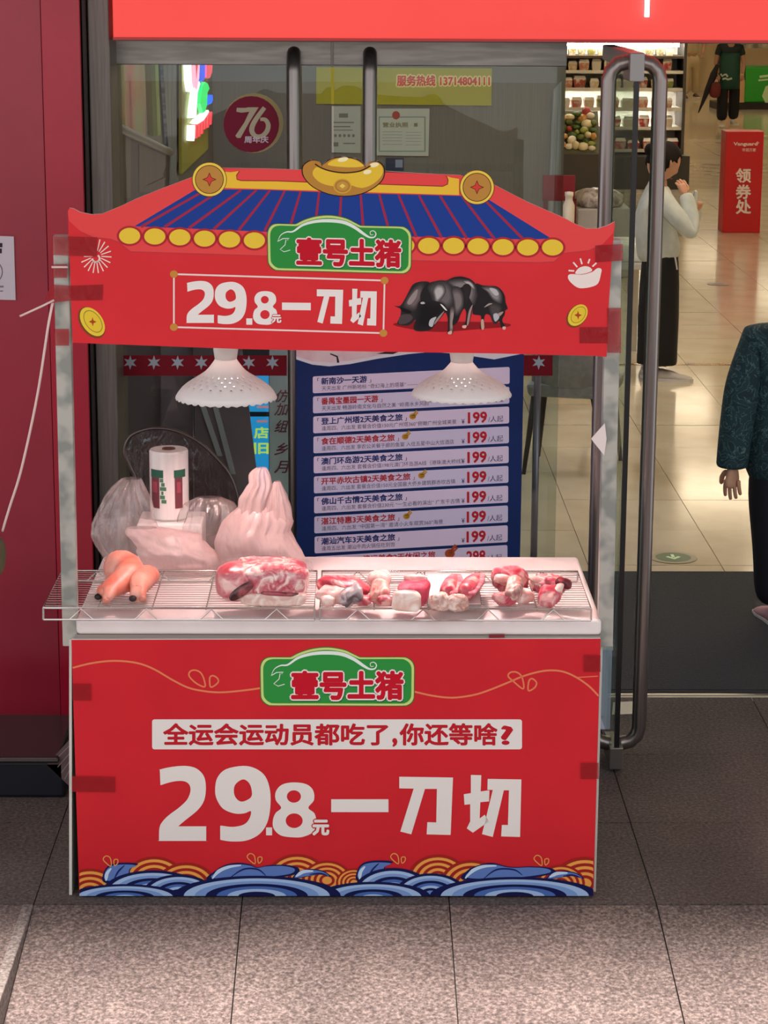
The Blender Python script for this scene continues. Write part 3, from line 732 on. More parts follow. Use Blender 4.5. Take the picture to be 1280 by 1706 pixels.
# ingot
o = P_.at(5).poly(ING, 3).build('ingot', '#2E1A12', cs, label='golden boat-shaped ingot')
cx, cy = 572, 294
P_.at(5.5).poly([(cx+(x-cx)*.972, cy+(y-cy)*.955) for x, y in ING], 3).build('ingot_shade', '#BC863A', o)
P_.at(6).poly(k5([(432,150),(440,112),(470,100),(540,125),(620,135),(700,128),(760,105),(815,78),(845,105),(840,150),(790,200),(720,225),(640,205),(560,215),(480,195)]), 3).build('ingot_face', '#E9C23C', o)
P_.at(6).poly(k5([(486,100),(510,75),(550,55),(612,45),(680,56),(720,78),(738,98),(690,116),(620,122),(540,112)]), 3).build('ingot_dome_shade', '#BC863A', o)
P_.at(6.4).poly(k5([(520,88),(550,60),(612,46),(680,57),(720,80),(732,95),(680,102),(600,100)]), 3).build('ingot_dome', '#EDC941', o)
P_.at(6.8).line(k5([(445,82),(480,105),(540,125),(620,135),(700,127),(745,110),(775,92)]), 2.2, 4).build('ingot_line', '#3A2212', o)
for u, rx in (((610,56), 9), ((795,88), 8), ((755,130), 7)): P_.at(6.8).ell(*k5([u])[0], rx, 3.7, -.2).build('ingot_glint', '#FBF0C0', o)
c0 = k5([(607,213)])[0]
P_.at(6.8).ell(*c0, 15, 12.5).build('ingot_coin', '#D9AE3A', o); P_.at(7.1).ell(*c0, 13, 10.6).build('ingot_coin_face', '#B5803A', o); P_.at(7.4).ell(*c0, 9.5, 7.6).build('ingot_coin_ring', '#C9963F', o)
P_.at(7.7).poly([(c0[0]-5, c0[1]), (c0[0], c0[1]-4), (c0[0]+5, c0[1]), (c0[0], c0[1]+4)]).build('ingot_coin_hole', '#F0D266', o)
# logo, price frame
def TC(x, y):
    u = (x - 62) / 1090; v = (y - 38) / 414
    X = 446.5 + u * 238.5
    return (X, 357 + v * 93.5 + u * 5.5)
logo(P_, TC, cs, 6)
fr = [(289.8,456.7),(641,467.4),(639,555),(289.8,545)]
o = P_.at(3).line(fr[:2], 2.8).line([fr[1], fr[2]], 2.8).line([fr[2], fr[3]], 2.8).line([fr[3], fr[0]], 2.8).build('price_frame', '#F2D9D4', cs)
for x, y in fr: P_.at(3.5).ell(x, y, 6.6, 6.2).build('frame_stud', '#C98B3F', o)
price(P_, cs, 3, (311, 468, 356.5, 538), (358, 469.5, 410.7, 540), (410.5, 530.5, 420.5, 541), (422, 485, 462, 541), (453.4, 525, 468.3, 537.4), (470, 504, 518, 516.4), (528, 482, 572, 539.6), (581.4, 481, 628, 542.5), '#F0E8E4', .012)
# small ornaments
w = P_.at(3); fx, fy = k4([(213,628)])[0]
for k in range(14):
    a = math.radians(-75 + k * 19.5); r0, r1 = (9, 26) if k < 13 else (6, 20)
    w.line([(fx + r0*math.cos(a), fy + r0*math.sin(a)*1.0), (fx + r1*math.cos(a), fy + r1*math.sin(a)*1.1)], [1.5, 4.5, 2])
w.line([(fx + 6*math.cos(math.radians(a)), fy + 4 + 6*math.sin(math.radians(a))) for a in range(-60, 200, 20)], 3)
w.build('firework_print', '#F4DCD2', cs)
def coinp(cx, cy, rx, ry, rot):
    o = P_.at(3).ell(cx - 1.5, cy + 1.5, rx*1.08, ry*1.08, rot).build('coin_print', '#7A4A20', cs); P_.at(3.4).ell(cx, cy, rx, ry, rot).build('coin_face', '#EBCB3E', o)
    P_.at(3.7).ell(cx+1, cy-.5, rx*.78, ry*.75, rot).build('coin_line', '#8A7A2A', o); P_.at(4).ell(cx+1, cy-.5, rx*.73, ry*.69, rot).build('coin_middle', '#E8C63A', o)
    P_.at(4.3).poly([(cx-6, cy), (cx-1, cy-2.5), (cx, cy-8), (cx+2, cy-2), (cx+7, cy), (cx+2, cy+2.5), (cx+1, cy+8), (cx-1, cy+2.5)]).build('coin_hole', '#B0461F', o)
coinp(154, 536, 27, 17, .95); coinp(963, 525, 20, 14, -.9)
P_.at(3).poly(k6([(878,762),(888,735),(960,738),(1020,722),(1050,700),(1075,705),(1072,735),(1055,790),(1010,812),(945,818),(905,795)]), 3)
P_.poly(k6([(920,732),(940,700),(975,688),(1005,694),(1020,715),(970,733)]), 3)
for a, b in (((880,714),(914,716)), ((908,665),(932,693)), ((950,642),(960,676)), ((1006,645),(996,672)), ((1046,668),(1022,690))): P_.line(k6([a, b]), 2.6)
P_.build('ingot_print', '#F3E4DE', cs)
# photo print of three black pigs
pg = P_.at(2.6).poly([(655,541),(690,549),(735,553),(800,548),(848,544),(840,538),(760,536),(680,536)], 3).build('pig_photo', '#8E1820', cs, label='printed photo of three black pigs')
kp = lambda pts: [(650 + x/6.095, 450 + y/6.095) for x, y in pts]
PIGS = [('#2A2627', [(45,362),(95,365),(130,330),(190,220),(230,150),(290,120),(370,115),(400,135),(370,250),(350,330),(310,420),(260,500),(190,560),(90,555),(75,530),(105,470),(110,400),(75,378)]),
 ('#6E6062', [(150,330),(210,230),(270,165),(330,150),(340,220),(310,320),(250,400),(180,390),(150,370)]), ('#978886', [(175,325),(230,240),(280,195),(265,280),(205,350)]),
 ('#141113', [(100,380),(150,390),(215,420),(190,440),(130,420)]), ('#4E4245', [(110,460),(200,450),(230,490),(170,540),(90,545)]),
 ('#241F21', [(840,440),(850,370),(890,260),(870,140),(940,155),(1010,160),(1080,165),(1130,200),(1165,260),(1175,330),(1195,390),(1170,410),(1165,450),(1140,510),(1175,580),(1165,605),(1130,580),(1110,520),(1075,545),(1040,520),(1015,460),(970,450),(955,510),(960,590),(930,605),(915,580),(925,470),(870,455)]),
 ('#8B8586', [(940,180),(1020,170),(1090,190),(1130,250),(1120,330),(1050,300),(990,220)]), ('#BAB6B6', [(1010,185),(1075,195),(1105,245),(1065,255)]), ('#4C4446', [(1000,350),(1050,330),(1120,360),(1130,420),(1100,500),(1060,530),(1030,470)]),
 ('#B4B4BC', [(1050,450),(1090,440),(1110,480),(1080,520),(1060,510)]), ('#A89890', [(955,380),(1000,340),(1040,340),(1010,355)]), ('#A88F86', [(1100,440),(1150,420),(1140,445),(1110,470)]), ('#C8A090', [(925,510),(950,505),(957,590),(930,600)]), ('#E0B0A4', [(1145,575),(1175,575),(1170,603),(1145,600)]),
 ('#242022', [(240,590),(270,500),(280,400),(310,330),(310,250),(350,170),(400,130),(480,110),(560,110),(640,75),(720,65),(800,85),(860,130),(885,200),(880,280),(850,370),(830,430),(810,520),(790,560),(760,585),(735,575),(765,530),(775,440),(755,390),(720,440),(690,520),(650,560),(640,560),(640,610),(620,645),(580,645),(590,600),(585,480),(560,430),(520,480),(460,550),(420,600),(350,615),(290,605)]),
 ('#6B6365', [(400,180),(470,130),(560,125),(620,170),(650,260),(640,330),(590,380),(520,340),(460,340),(430,260)]), ('#B5AFAE', [(440,200),(480,150),(540,160),(560,220),(520,290),(470,330),(450,270)]),
 ('#857B7B', [(600,120),(700,100),(800,110),(860,170),(870,260),(840,340),(800,260),(760,150),(700,170),(650,170)]), ('#B8B0AE', [(740,110),(800,108),(850,150),(862,200),(830,170),(770,135)]), ('#2E2628', [(745,170),(790,150),(820,190),(800,280),(770,330),(750,250)]), ('#7B7070', [(630,200),(700,190),(740,260),(740,360),(700,430),(665,440),(650,330)]),
 ('#161315', [(300,350),(360,320),(450,330),(530,360),(540,410),(470,470),(420,540),(400,590),(300,600),(260,570),(290,450)]), ('#B9B9BE', [(395,560),(410,500),(470,475),(450,520),(430,575)]), ('#9A8684', [(470,500),(550,415),(520,470),(450,555)]), ('#E6E0DC', [(510,345),(540,360),(580,410),(555,400)]), ('#BEB6B4', [(310,330),(340,322),(355,340),(320,345)]),
 ('#9C8A86', [(612,400),(650,390),(650,450),(635,540),(640,610),(620,640),(605,600)]), ('#E0A898', [(590,630),(625,615),(625,650),(590,650)]), ('#A08A86', [(800,420),(840,350),(820,440),(800,540),(780,560)]), ('#E8B0A4', [(735,565),(775,560),(770,588),(740,588)])]
for n_, (c_, pts) in enumerate(PIGS):
    if len(pts) > 17 or len(pts) < 6: P_.at(3 + .3 * n_).poly(kp(pts), 4).build('pig_shape', c_, pg); continue
    cx_ = sum(p[0] for p in pts) / len(pts); cy_ = sum(p[1] for p in pts) / len(pts)        # soft-edged tone: nested steps of the photo's shading
    t0 = [int('#272324'[i:i+2], 16) for i in (1, 3, 5)]; t1 = [int(c_[i:i+2], 16) for i in (1, 3, 5)]
    for k in range(5):
        f_ = (k + 1) / 5; sc_ = 1.14 - .13 * k
        P_.at(3 + .3 * n_ + .05 * k).poly(kp([(cx_ + (x - cx_) * sc_, cy_ + (y - cy_) * sc_) for x, y in pts]), 4).build('pig_tone', '#%02X%02X%02X' % tuple(int(a + (b - a) * f_) for a, b in zip(t0, t1)), pg)
# tape wraps
def tape(x0, y0, x1, y1, L=8, slope=0.):
    P_.at(L).rect(x0, y0, x1, y1, slope); P_.mb.build('tape', TAPE, cs, fix=False, label='dark red tape strip'); P_.mb = MB()
tape(86, 393, 162, 425, 15, slope=.03); tape(87, 440, 112, 463); tape(89, 548, 115, 576)
P_.at(8.3).poly([(75,497),(86,474),(120,476),(172,474),(171,500),(120,501),(84,505)]); P_.mb.build('tape', TAPE, cs, fix=False, label='dark red tape strip'); P_.mb = MB()
tape(992, 409, 1038, 437, slope=-.06); tape(966, 545, 1013, 572); tape(1012, 513, 1035, 588, 8.4)
# ================================================================== ON THE COUNTER
# hanging perforated lamp shades
def lamp(px, top_y, rim_y, half, Y, rot, label, watt):
    c = onY(px, rim_y, Y); t_ = onY(px, top_y, Y); R = (onY(px + half, rim_y, Y) - onY(px - half, rim_y, Y)).length / 2
    hgt = t_.z - c.z - .02
    t = thing('hanging_lamp', label, 'lamp', (c.x, Y, c.z + hgt))
    prof = [(.20, 1.0), (.23, .92), (.28, .83), (.34, .73), (.41, .64), (.475, .58), (.51, .55), (.58, .495), (.61, .47), (.675, .42), (.705, .395), (.775, .335), (.80, .31), (.88, .22), (.95, .11), (1.0, .0)]
    holes = {5, 7, 9, 11}; N = 120
    mb = MB(); n = len(prof)
    vs = []
    for j, (r, z) in enumerate(prof):
        for k in range(N):
            a = 2 * math.pi * k / N + rot
            rr = r * R * (1 + .004 * math.cos(a * 36)); zz = z * hgt
            if j == n - 1:
                zz -= .006 * abs(math.sin(a * 18)); rr *= 1 + .012 * abs(math.sin(a * 18))
            vs.append((c.x + rr * math.cos(a), Y + rr * math.sin(a), c.z + zz))
    fs_ = []
    for j in range(n - 1):
        for k in range(N):
            if j in holes and (k + (2 if j in (7, 11) else 0)) % 5 == 0: continue
            l = (k + 1) % N; fs_.append((j*N+k, j*N+l, (j+1)*N+l, (j+1)*N+k))
    mb.add(vs, fs_)
    sh = mb.build('shade', film_mat('#F4F0EE', .985, .35, gloss=.05, trans=.2), t, smooth=True)
    sd = sh.modifiers.new('solid', 'SOLIDIFY'); sd.thickness = .0022
    MB().lathe([(.012, .075), (.03, .07), (.034, .02), (.03, -.005), (.012, -.008)], (c.x, Y, c.z + hgt), 20).build('cap', mat('#E4DCD8', .5), t, smooth=True)
    MB().tube([(c.x, Y, c.z + hgt + .07), (c.x, Y, 1.716)], .004, 6).build('cord', mat('#DAD4CE', .6), t)
    MB().lathe([(.010, .07), (.018, .05), (.030, .02), (.034, -.004), (.026, -.028), (.006, -.036)], (c.x, Y, c.z + hgt * .52), 20).build('bulb', mat('#FFE3DC', .4, emit=6.), t, smooth=True)
    ld = bpy.data.lights.new('bulb_light', 'SPOT'); ld.energy = watt; ld.color = (1, .65, .61); ld.spot_size = math.radians(118); ld.spot_blend = .6; ld.shadow_soft_size = .03
    lo = bpy.data.objects.new('bulb_light', ld); COL.objects.link(lo); lo.location = (c.x, Y, c.z + hgt * .52 - .045); lo.parent = t; lo.matrix_parent_inverse = Matrix.Translation(-t.location)
    return t
lamp(377, 583, 660, 84, .22, 0., 'white perforated lamp shade hanging above the pork slab', 14.)
lamp(769, 588, 655, 83, .22, .3, 'white perforated lamp shade hanging in front of the blue price banner', 29.)

# wire display racks
ZR = ZT + .036
WIRE = mat('#CFC6C2', .25, .9)
def rack(xa, xb, ya, yb, label):
    t = thing('wire_rack', label, 'wire rack', ((xa+xb)/2, (ya+yb)/2, ZT), 'wire display racks')
    MB().tube([(xa, ya, ZR), (xb, ya, ZR), (xb, yb, ZR), (xa, yb, ZR)], .0032, 8, True).build('rim', WIRE, t, smooth=True)
    mb = MB(); n = 17
    for k in range(1, n): y = ya + (yb - ya) * k / n; mb.tube([(xa, y, ZR), (xb, y, ZR)], .0011, 5)
    mb.build('wire_grid', WIRE, t, kind='stuff')
    for k in range(1, 5):
        x = xa + (xb - xa) * k / 5; MB().tube([(x, ya, ZR - .003), (x, yb, ZR - .003)], .0022, 6).build('cross_wire', WIRE, t)
    for y in (ya - .004, yb + .004):
        MB().tube([(xa, y, ZT + .004), (xb, y, ZT + .004)], .0028, 6).build('foot_wire', WIRE, t)
        for k in range(4):
            x = xa + (xb - xa) * (.14 + .24 * k)
            MB().tube([(x - .032, y, ZT + .004), (x, y, ZR - .002), (x + .032, y, ZT + .004)], .0022, 6).build('strut', WIRE, t)
    for x in (xa, xb):
        for y in (ya, yb): MB().tube([(x, y, ZR), (x, y + (-.004 if y == ya else .004), ZT + .004)], .0028, 6).build('corner_wire', WIRE, t)
fyl = onZ(300, 1013, ZR).y; byl = onZ(300, 951, ZR).y
r1a = onZ(72, 1013, ZR).x; r1b = onZ(524, 1013, ZR).x; r2a = onZ(533, 1013, ZR).x; r2b = onZ(985, 1013, ZR).x
rack(r1a, r1b, fyl, byl, 'chrome wire rack under the trotters, jutting past the left post')
rack(r2a, r2b, fyl, byl, 'chrome wire rack on the right half of the counter under small pork cuts')

# ------------------------------------------------------------------ meat
def meat_mat(a, b, c, scale=14., pos=(.38, .5, .62), rough=.3, stretch=(1, 1, 1), seed=0., dist=1.2):
    key = ('meat', a, b, c, scale, pos, rough, stretch, seed)
    if key in MC: return MC[key]
    M = bpy.data.materials.new('m_meat'); M.use_nodes = True; nt = M.node_tree; bs = nt.nodes['Principled BSDF']
    bs.inputs['Roughness'].default_value = rough; bs.inputs['Subsurface Weight'].default_value = .12; bs.inputs['Subsurface Radius'].default_value = (.01, .004, .003)
    tc = nt.nodes.new('ShaderNodeTexCoord'); mp = nt.nodes.new('ShaderNodeMapping'); mp.inputs['Scale'].default_value = stretch; mp.inputs['Location'].default_value = (seed, seed*.7, 0)
    n = nt.nodes.new('ShaderNodeTexNoise'); n.inputs['Scale'].default_value = scale; n.inputs['Detail'].default_value = 5; n.inputs['Distortion'].default_value = dist
    r = nt.nodes.new('ShaderNodeValToRGB'); e = r.color_ramp.elements
    e[0].position = pos[0]; e[0].color = lin(a); e[1].position = pos[2]; e[1].color = lin(c); k = e.new(pos[1]); k.color = lin(b)
    nt.links.new(tc.outputs['Object'], mp.inputs[0]); nt.links.new(mp.outputs[0], n.inputs['Vector']); nt.links.new(n.outputs['Fac'], r.inputs[0]); nt.links.new(r.outputs[0], bs.inputs['Base Color'])
    bp = nt.nodes.new('ShaderNodeBump'); bp.inputs['Strength'].default_value = .5; bp.inputs['Distance'].default_value = .004
    nt.links.new(n.outputs['Fac'], bp.inputs['Height']); nt.links.new(bp.outputs[0], bs.inputs['Normal'])
    MC[key] = M
    return M
LEAN = meat_mat('#B23448', '#CA5F6C', '#E6ACA6', 26.)
MARB = meat_mat('#B83E50', '#D27A82', '#F2D6CE', 32., (.38, .48, .58), seed=3)
FAT = meat_mat('#DC9A94', '#E8BBB3', '#F2D8D0', 22., rough=.4)
BONE = meat_mat('#B9A79B', '#DCCFC4', '#EFE6DC', 30.)
SKIN_P = meat_mat('#DC6A58', '#EC9480', '#F4B4A2', 9., (.3, .5, .72), .38)
DARKM = meat_mat('#3E1018', '#6E1B28', '#A3384A', 20.)
HOOF = mat('#1C1414', .5)
MZ = ZR + .003
def mp_(x, y, h=0.): return onZ(x, y, MZ + h)
def trotter(label, pts, radii, toes):
    """pts: pixel spots down the leg, radii in m; toes: two end spots"""
    p = [mp_(x, y, r * .92) for (x, y), r in zip(pts, radii)]
    t = thing('pig_trotter', label, 'meat', (p[0].x, p[0].y, MZ), 'pig trotters')
    ch = [[(a, r) for a, r in zip(p, radii)]]; n = len(p)
    ends = [mp_(x, y, .013) for x, y in toes]
    for e in ends:
        mid = p[-1].lerp(e, .55) + Vector((0, 0, .004)); ch.append([n - 1, (mid, .019), (e, .015)])
    skin('leg', ch, SKIN_P, t, 2)
    for e in ends:
        d = (e - p[-1]).normalized(); blob('hoof', e + d * .004, (.011, .014, .009), HOOF if e is ends[0] else mat('#C07A6A', .5), t, .08, sub=2)
    return t
trotter('pink pig trotter lying at the far left end of the wire rack', [(186, 942), (205, 945), (222, 955), (204, 970), (186, 982)], [.050, .056, .048, .037, .030], [(166, 993), (177, 1000)])
trotter('pink pig trotter with splayed toes pointing at the front of the rack', [(262, 962), (246, 957), (236, 966), (232, 976)], [.016, .036, .039, .033], [(222, 996), (238, 997)])

t = thing('pork_slab', 'large marbled pork slab in clear wrap in the middle of the counter', 'meat', (mp_(432, 985).x, mp_(432, 985).y, MZ))
yfr = mp_(440, 1012).y; xs0 = mp_(440, 1012).x
V_ = lambda dx, dy, dz: Vector((xs0 + dx, yfr + dy, MZ + dz))
blob('meat', V_(.015, .085, .058), (.100, .080, .050), MARB, t, .14, 18, .48, (0, .03, 0), 5, 2)
blob('rolled_edge', V_(-.078, .065, .056), (.052, .066, .052), meat_mat('#C04A56', '#D87A80', '#F0C4BC', 16., seed=5), t, .12, 16, .7, (0, 0, .2), 4, 5)
blob('dark_cut', V_(-.062, .008, .044), (.040, .016, .016), DARKM, t, .06, 20, .8, (0, -.62, 0), 3, 3)
blob('fat_band', V_(.025, .020, .020), (.088, .022, .018), meat_mat('#DDB4AA', '#E8CABF', '#F2DED6', 30.), t, .10, 16, .45, sub=4, seed=8)
blob('dark_rind', V_(.045, .010, .036), (.055, .012, .006), DARKM, t, .15, 22, .6, (0, .06, 0), 3, 9)
blob('wrap', V_(.0, .080, .056), (.136, .098, .054), film_mat('#F4E4E2', .16, .12, lo=.03, scale=30., gloss=.6), t, .12, 16, .6, sub=5, seed=9)

def piece(name, label, items, base, expo=.75):
    b = mp_(*base); t = thing(name, label, 'meat', (b.x, b.y, MZ), 'small pork cuts')
    for nm, x, y, h, size, M, rot, sd in items:
        blob(nm, mp_(x, y, h), size, M, t, .34 if expo > .6 else .12, 26, expo, rot, 4, sd)
    return t
piece('rib_cut', 'pork rib cut with dark grey membrane beside the big slab', [('meat', 572, 980, .03, (.062, .045, .03), LEAN, (0, .2, .2), 1), ('fat', 558, 990, .028, (.05, .03, .022), FAT, (0, .1, -.3), 2), ('membrane', 585, 994, .034, (.036, .020, .026), meat_mat('#54464C', '#8A7A80', '#C9B6B6', 24.), (.3, -.6, 0), 3), ('edge', 545, 1000, .018, (.022, .02, .016), FAT, (0, 0, .4), 4), ('edge', 605, 1000, .018, (.022, .018, .014), LEAN, (0, 0, .4), 6)], (575, 985))
piece('bone_strip', 'narrow pale pork strip standing between rib cut and belly block', [('fat', 634, 968, .03, (.026, .035, .026), FAT, (.4, .2, .5), 1), ('meat', 634, 985, .028, (.026, .04, .026), meat_mat('#C86A64', '#E2A096', '#F3D8CE', 24.), (.3, .1, -.3), 2), ('meat', 641, 1000, .018, (.022, .02, .016), LEAN, (0, 0, .3), 4)], (634, 985))
piece('belly_block', 'square pork belly block with red lean top and white fat front', [('lean', 689, 988, .034, (.040, .048, .030), meat_mat('#B82F4C', '#CC4C66', '#DC7C88', 20.), (0, 0, -.2), 1), ('fat', 677, 1001, .028, (.038, .020, .028), meat_mat('#E4BDB2', '#EED6CC', '#F6E8E0', 20.), (0, 0, -.15), 2), ('fat_stripe', 692, 962, .058, (.030, .010, .007), FAT, (0, 0, -.1), 5), ('rind', 677, 1005, .016, (.037, .020, .014), meat_mat('#BFA592', '#CDB6A4', '#D8C6B6', 20.), (0, 0, -.15), 4)], (683, 990), .42)
def leg_bone(label, pts, rad, kn, sd):
    b = mp_(*kn); t = thing('leg_bone', label, 'meat', (b.x, b.y, MZ), 'small pork cuts')
    p = [mp_(x, y, r + .006) for (x, y), r in zip(pts, rad)]
    skin('meat', [[(a, r) for a, r in zip(p, rad)]], LEAN, t, 2)
    skin('flap', [[(p[0] + Vector((.012, .004, .006)), .010, .006), (p[1] + Vector((.020, -.004, .008)), .018, .008), (p[2] + Vector((.018, -.006, .002)), .012, .006)]], meat_mat('#C6566A', '#D87E8A', '#EDB8B4', 24.), t, 2)
    blob('knuckle', mp_(kn[0], kn[1], .026), (.028, .024, .025), meat_mat('#B98A7E', '#DDB8AC', '#F2E0D8', 40.), t, .3, 40, .85, (0, 0, .3), 4, sd)
leg_bone('pink leg bone with round knuckle, left of the pair on the white sheet', [(757, 962), (752, 974), (744, 990)], [.014, .026, .026], (734, 1003), 2)
leg_bone('pink leg bone with round knuckle, right of the pair on the white sheet', [(796, 960), (786, 974), (774, 990)], [.014, .028, .028], (763, 1004), 5)
piece('neck_bone', 'chunky pork bone joint with pale fat ridge, right of the white sheet', [('meat', 850, 966, .04, (.048, .04, .034), LEAN, (0, .2, .2), 1), ('bone', 858, 978, .052, (.022, .05, .024), meat_mat('#8C5A58', '#C08C84', '#E8D2C8', 24.), (.2, .1, -.3), 2), ('fat', 838, 966, .054, (.03, .02, .014), FAT, (0, .3, .5), 3), ('meat', 840, 996, .022, (.034, .024, .02), LEAN, (0, 0, .1), 4), ('meat', 874, 992, .022, (.028, .024, .02), FAT, (0, 0, .6), 5)], (855, 985))
piece('neck_bone', 'pork bone joint with dark red marrow end at the right end of the rack', [('meat', 915, 972, .034, (.046, .036, .028), MARB, (0, .1, .1), 5), ('meat', 916, 992, .028, (.026, .04, .024), LEAN, (.2, 0, -.5), 6), ('marrow_end', 938, 970, .046, (.022, .018, .016), DARKM, (0, .3, 0), 7), ('fat', 926, 984, .04, (.012, .034, .012), FAT, (.2, 0, -.7), 8), ('fat', 900, 966, .048, (.03, .016, .01), FAT, (0, .2, .2), 2)], (918, 985))
q = [onZ(x, y, MZ) for x, y in ((713, 1006), (801, 1006), (797, 956), (713, 956))]
MB().prism(q, (0, 0, -.0012)).build('paper_sheet', mat('#F6EEEC', .5), label='white sheet of paper under the pair of leg bones', cat='paper')
q = [onY(x, y, -.0125) for x, y in ((815, 1057), (841, 1056.5), (841, 1062.5), (815, 1063))]
MB().prism(q, (0, .0006, 0)).build('tape', mat('#7E1A24', .5), cart, label='small dark red tape tab')

# ------------------------------------------------------------------ plastic bags (crumpled film)
def bag(name, label, lobes, Y, depth, material, folds=.014, seed=1, lie=False):
    """lobes: outlines as (y_px, x_left_px, x_right_px) rows from top to bottom at distance Y; crumpled film with long creases"""
    c0 = onY((lobes[0][-1][1] + lobes[0][-1][2]) / 2, lobes[0][-1][0], Y)
    t = thing(name, label, 'plastic bag', (c0.x, Y, ZT), 'clear plastic bags')
    for li, outline in enumerate(lobes):
        prof = sorted(outline); ys = [p[0] for p in prof]; rings = []
        rows = 40 if li == 0 else 30; seg = 96 if li == 0 else 56; dp = depth if li == 0 else depth * .45
        for j in range(rows + 1):
            y = ys[0] + (ys[-1] - ys[0]) * j / rows
            xl_ = float(np.interp(y, ys, [p[1] for p in prof])); xr_ = float(np.interp(y, ys, [p[2] for p in prof]))
            a, b = onY(xl_, y, Y), onY(xr_, y, Y); c = (a + b) / 2; w = (b - a).length / 2
            d = min(dp * min(1, math.sin(math.pi * min(1, .10 + .75 * j / rows))), w * 1.2 + .004); rg = []
            for k in range(seg):
                an = 2 * math.pi * k / seg; nd = Vector((math.cos(an), math.sin(an), 0)); p = Vector((c.x + w * nd.x, Y + d * nd.y, c.z))
                zz = (p.z - .9) * 10
                if lie: q = Vector((math.cos(an) * .9, zz * 1.5 + math.cos(an) * .5, seed * 3.1 + li)); q2 = Vector((math.cos(an) * 2.2, zz * 3.2, seed + 4.))
                else: q = Vector((math.cos(an) * 2.0 + zz * .18, math.sin(an) * 2.0, zz * .42 + seed * 3.1 + li)); q2 = Vector((math.cos(an) * 4.6 - zz * .5, math.sin(an) * 4.6, zz * .9 + seed + li))
                n = abs(noise.noise(q)); n2 = abs(noise.noise(q2)); n3 = noise.noise(q2 * 2.1)
                amp = folds * (.35 + .65 * min(1, j / rows * 4)) * min(1, w / .03)
                p += nd * amp * (1.0 - 1.9 * n - .9 * n2 + .18 * n3); p.z += amp * .35 * n3
                p.z = max(p.z, ZT + .003); rg.append(p)
            rings.append(rg)
        mb = MB(); mb.loft(rings, cap=False)
        if li == 0: mb.f.append(tuple(rows * seg + k for k in range(seg)))
        mb.build('film' if li == 0 else 'handle_loop', material, t, smooth=True)
    return t
CLEAR = film_mat('#EFDAD6', .42, .2, lo=.16, scale=24., gloss=.3)
MILKY = film_mat('#F0D6D2', .74, .3, lo=.55, scale=12., gloss=.08)
GREYF = film_mat('#D6C4BE', .42, .2, lo=.2, scale=20., gloss=.3)
bag('plastic_bag', 'clear upright plastic bag with a pointed top at the left of the counter', [[(797, 205, 234), (812, 190, 240), (840, 172, 252), (870, 158, 258), (890, 156, 264), (905, 162, 266), (920, 172, 262), (938, 186, 258)]], .50, .06, CLEAR, .013, 2)
bag('plastic_bag', 'flattened milky plastic bag lying behind the trotters', [[(879, 214, 262), (884, 211, 300), (890, 212, 332), (900, 222, 334), (915, 229, 352), (930, 236, 368), (952, 252, 371)]], .45, .06, MILKY, .012, 5, True)
bag('plastic_bag', 'greyish see-through plastic bag beside the foot of the bag roll', [[(828, 330, 366), (838, 312, 388), (852, 303, 396), (875, 297, 392), (900, 300, 385), (922, 318, 376)]], .54, .05, GREYF, .014, 7)
bag('plastic_bag', 'tall white plastic carrier bag with two loop handles behind the pork slab', [[(842, 402, 474), (856, 386, 480), (868, 376, 483), (883, 368, 478), (900, 363, 488), (915, 364, 498), (930, 368, 505), (948, 370, 505)],
    [(779, 428, 444), (785, 419, 447), (793, 417, 449), (805, 420, 450), (813, 414, 449), (830, 404, 446), (850, 401, 443), (880, 400, 437), (905, 402, 432)], [(802, 458, 467), (811, 451, 470), (825, 446, 474), (845, 442, 479), (862, 440, 482), (875, 436, 481), (905, 430, 474)]], .44, .075, MILKY, .013, 11)

# roll of bags
c = onY(283, 862, .575); RR = .057; ZQ = c.z
box('foam_tray', (c.x - .09, c.y - .075, ZT + .001), (c.x + .10, c.y + .085, ZQ - .001), mat('#E2D8D4', .6), label='white foam block under the bag roll at the back of the counter', cat='block', bevel=.006)
t = thing('bag_roll', 'upright roll of white produce bags with green print behind the bags', 'roll', (c.x, c.y, ZQ))
ht = onY(283, 748, c.y).z - ZQ
MB().lathe([(.018, .0), (RR*.93, .0), (RR, .006), (RR, ht - .006), (RR*.95, ht), (.02, ht), (.02, .0)], (c.x, c.y, ZQ), 40).build('film_roll', mat('#E6DCD8', .28, hex2='#D8CBC7', scale=40., stretch=(1, 1, .05)), t, smooth=False)
MB().lathe([(.0195, .002), (.0195, ht + .003), (.0155, ht + .003), (.0155, .002)], (c.x, c.y, ZQ), 20, cap=False).build('core', mat('#6B4436', .7), t)
def on_roll(x, y, L=1):
    r = RR + .0006 + L * .0004; a = -math.pi / 2 + (x - 283) / 34.0 * 1.25
    return Vector((c.x + r * math.cos(a), c.y + r * math.sin(a), onY(283, y, c.y - RR).z))
P_ = Print(on_roll)
def wrap_rect(x0, y0, x1, y1, L):
    x = x0
    while x < x1 - .1: e = min(x + 3, x1); P_.at(L).rect(x, y0, e, y1); x = e
for x0, x1 in ((255, 277), (292, 311)):
    wrap_rect(x0, 784, x1, 797, 1); P_.build('green_print', '#2F5A48', t)
    wrap_rect(x0 + 1, 797, x1 - 6, 848, 1); P_.build('red_print', '#6E3A42', t)
    wrap_rect(x0 + 4, 804, x1 - 9, 822, 2); P_.build('red_patch', '#9A4450', t)
for k in range(6): P_.at(1).rect(272 + (k % 2) * 2, 798 + k * 7, 277 + (k % 3) * 2, 804 + k * 7)
P_.build('leaf_print', '#4E7A5C', t, kind='stuff')
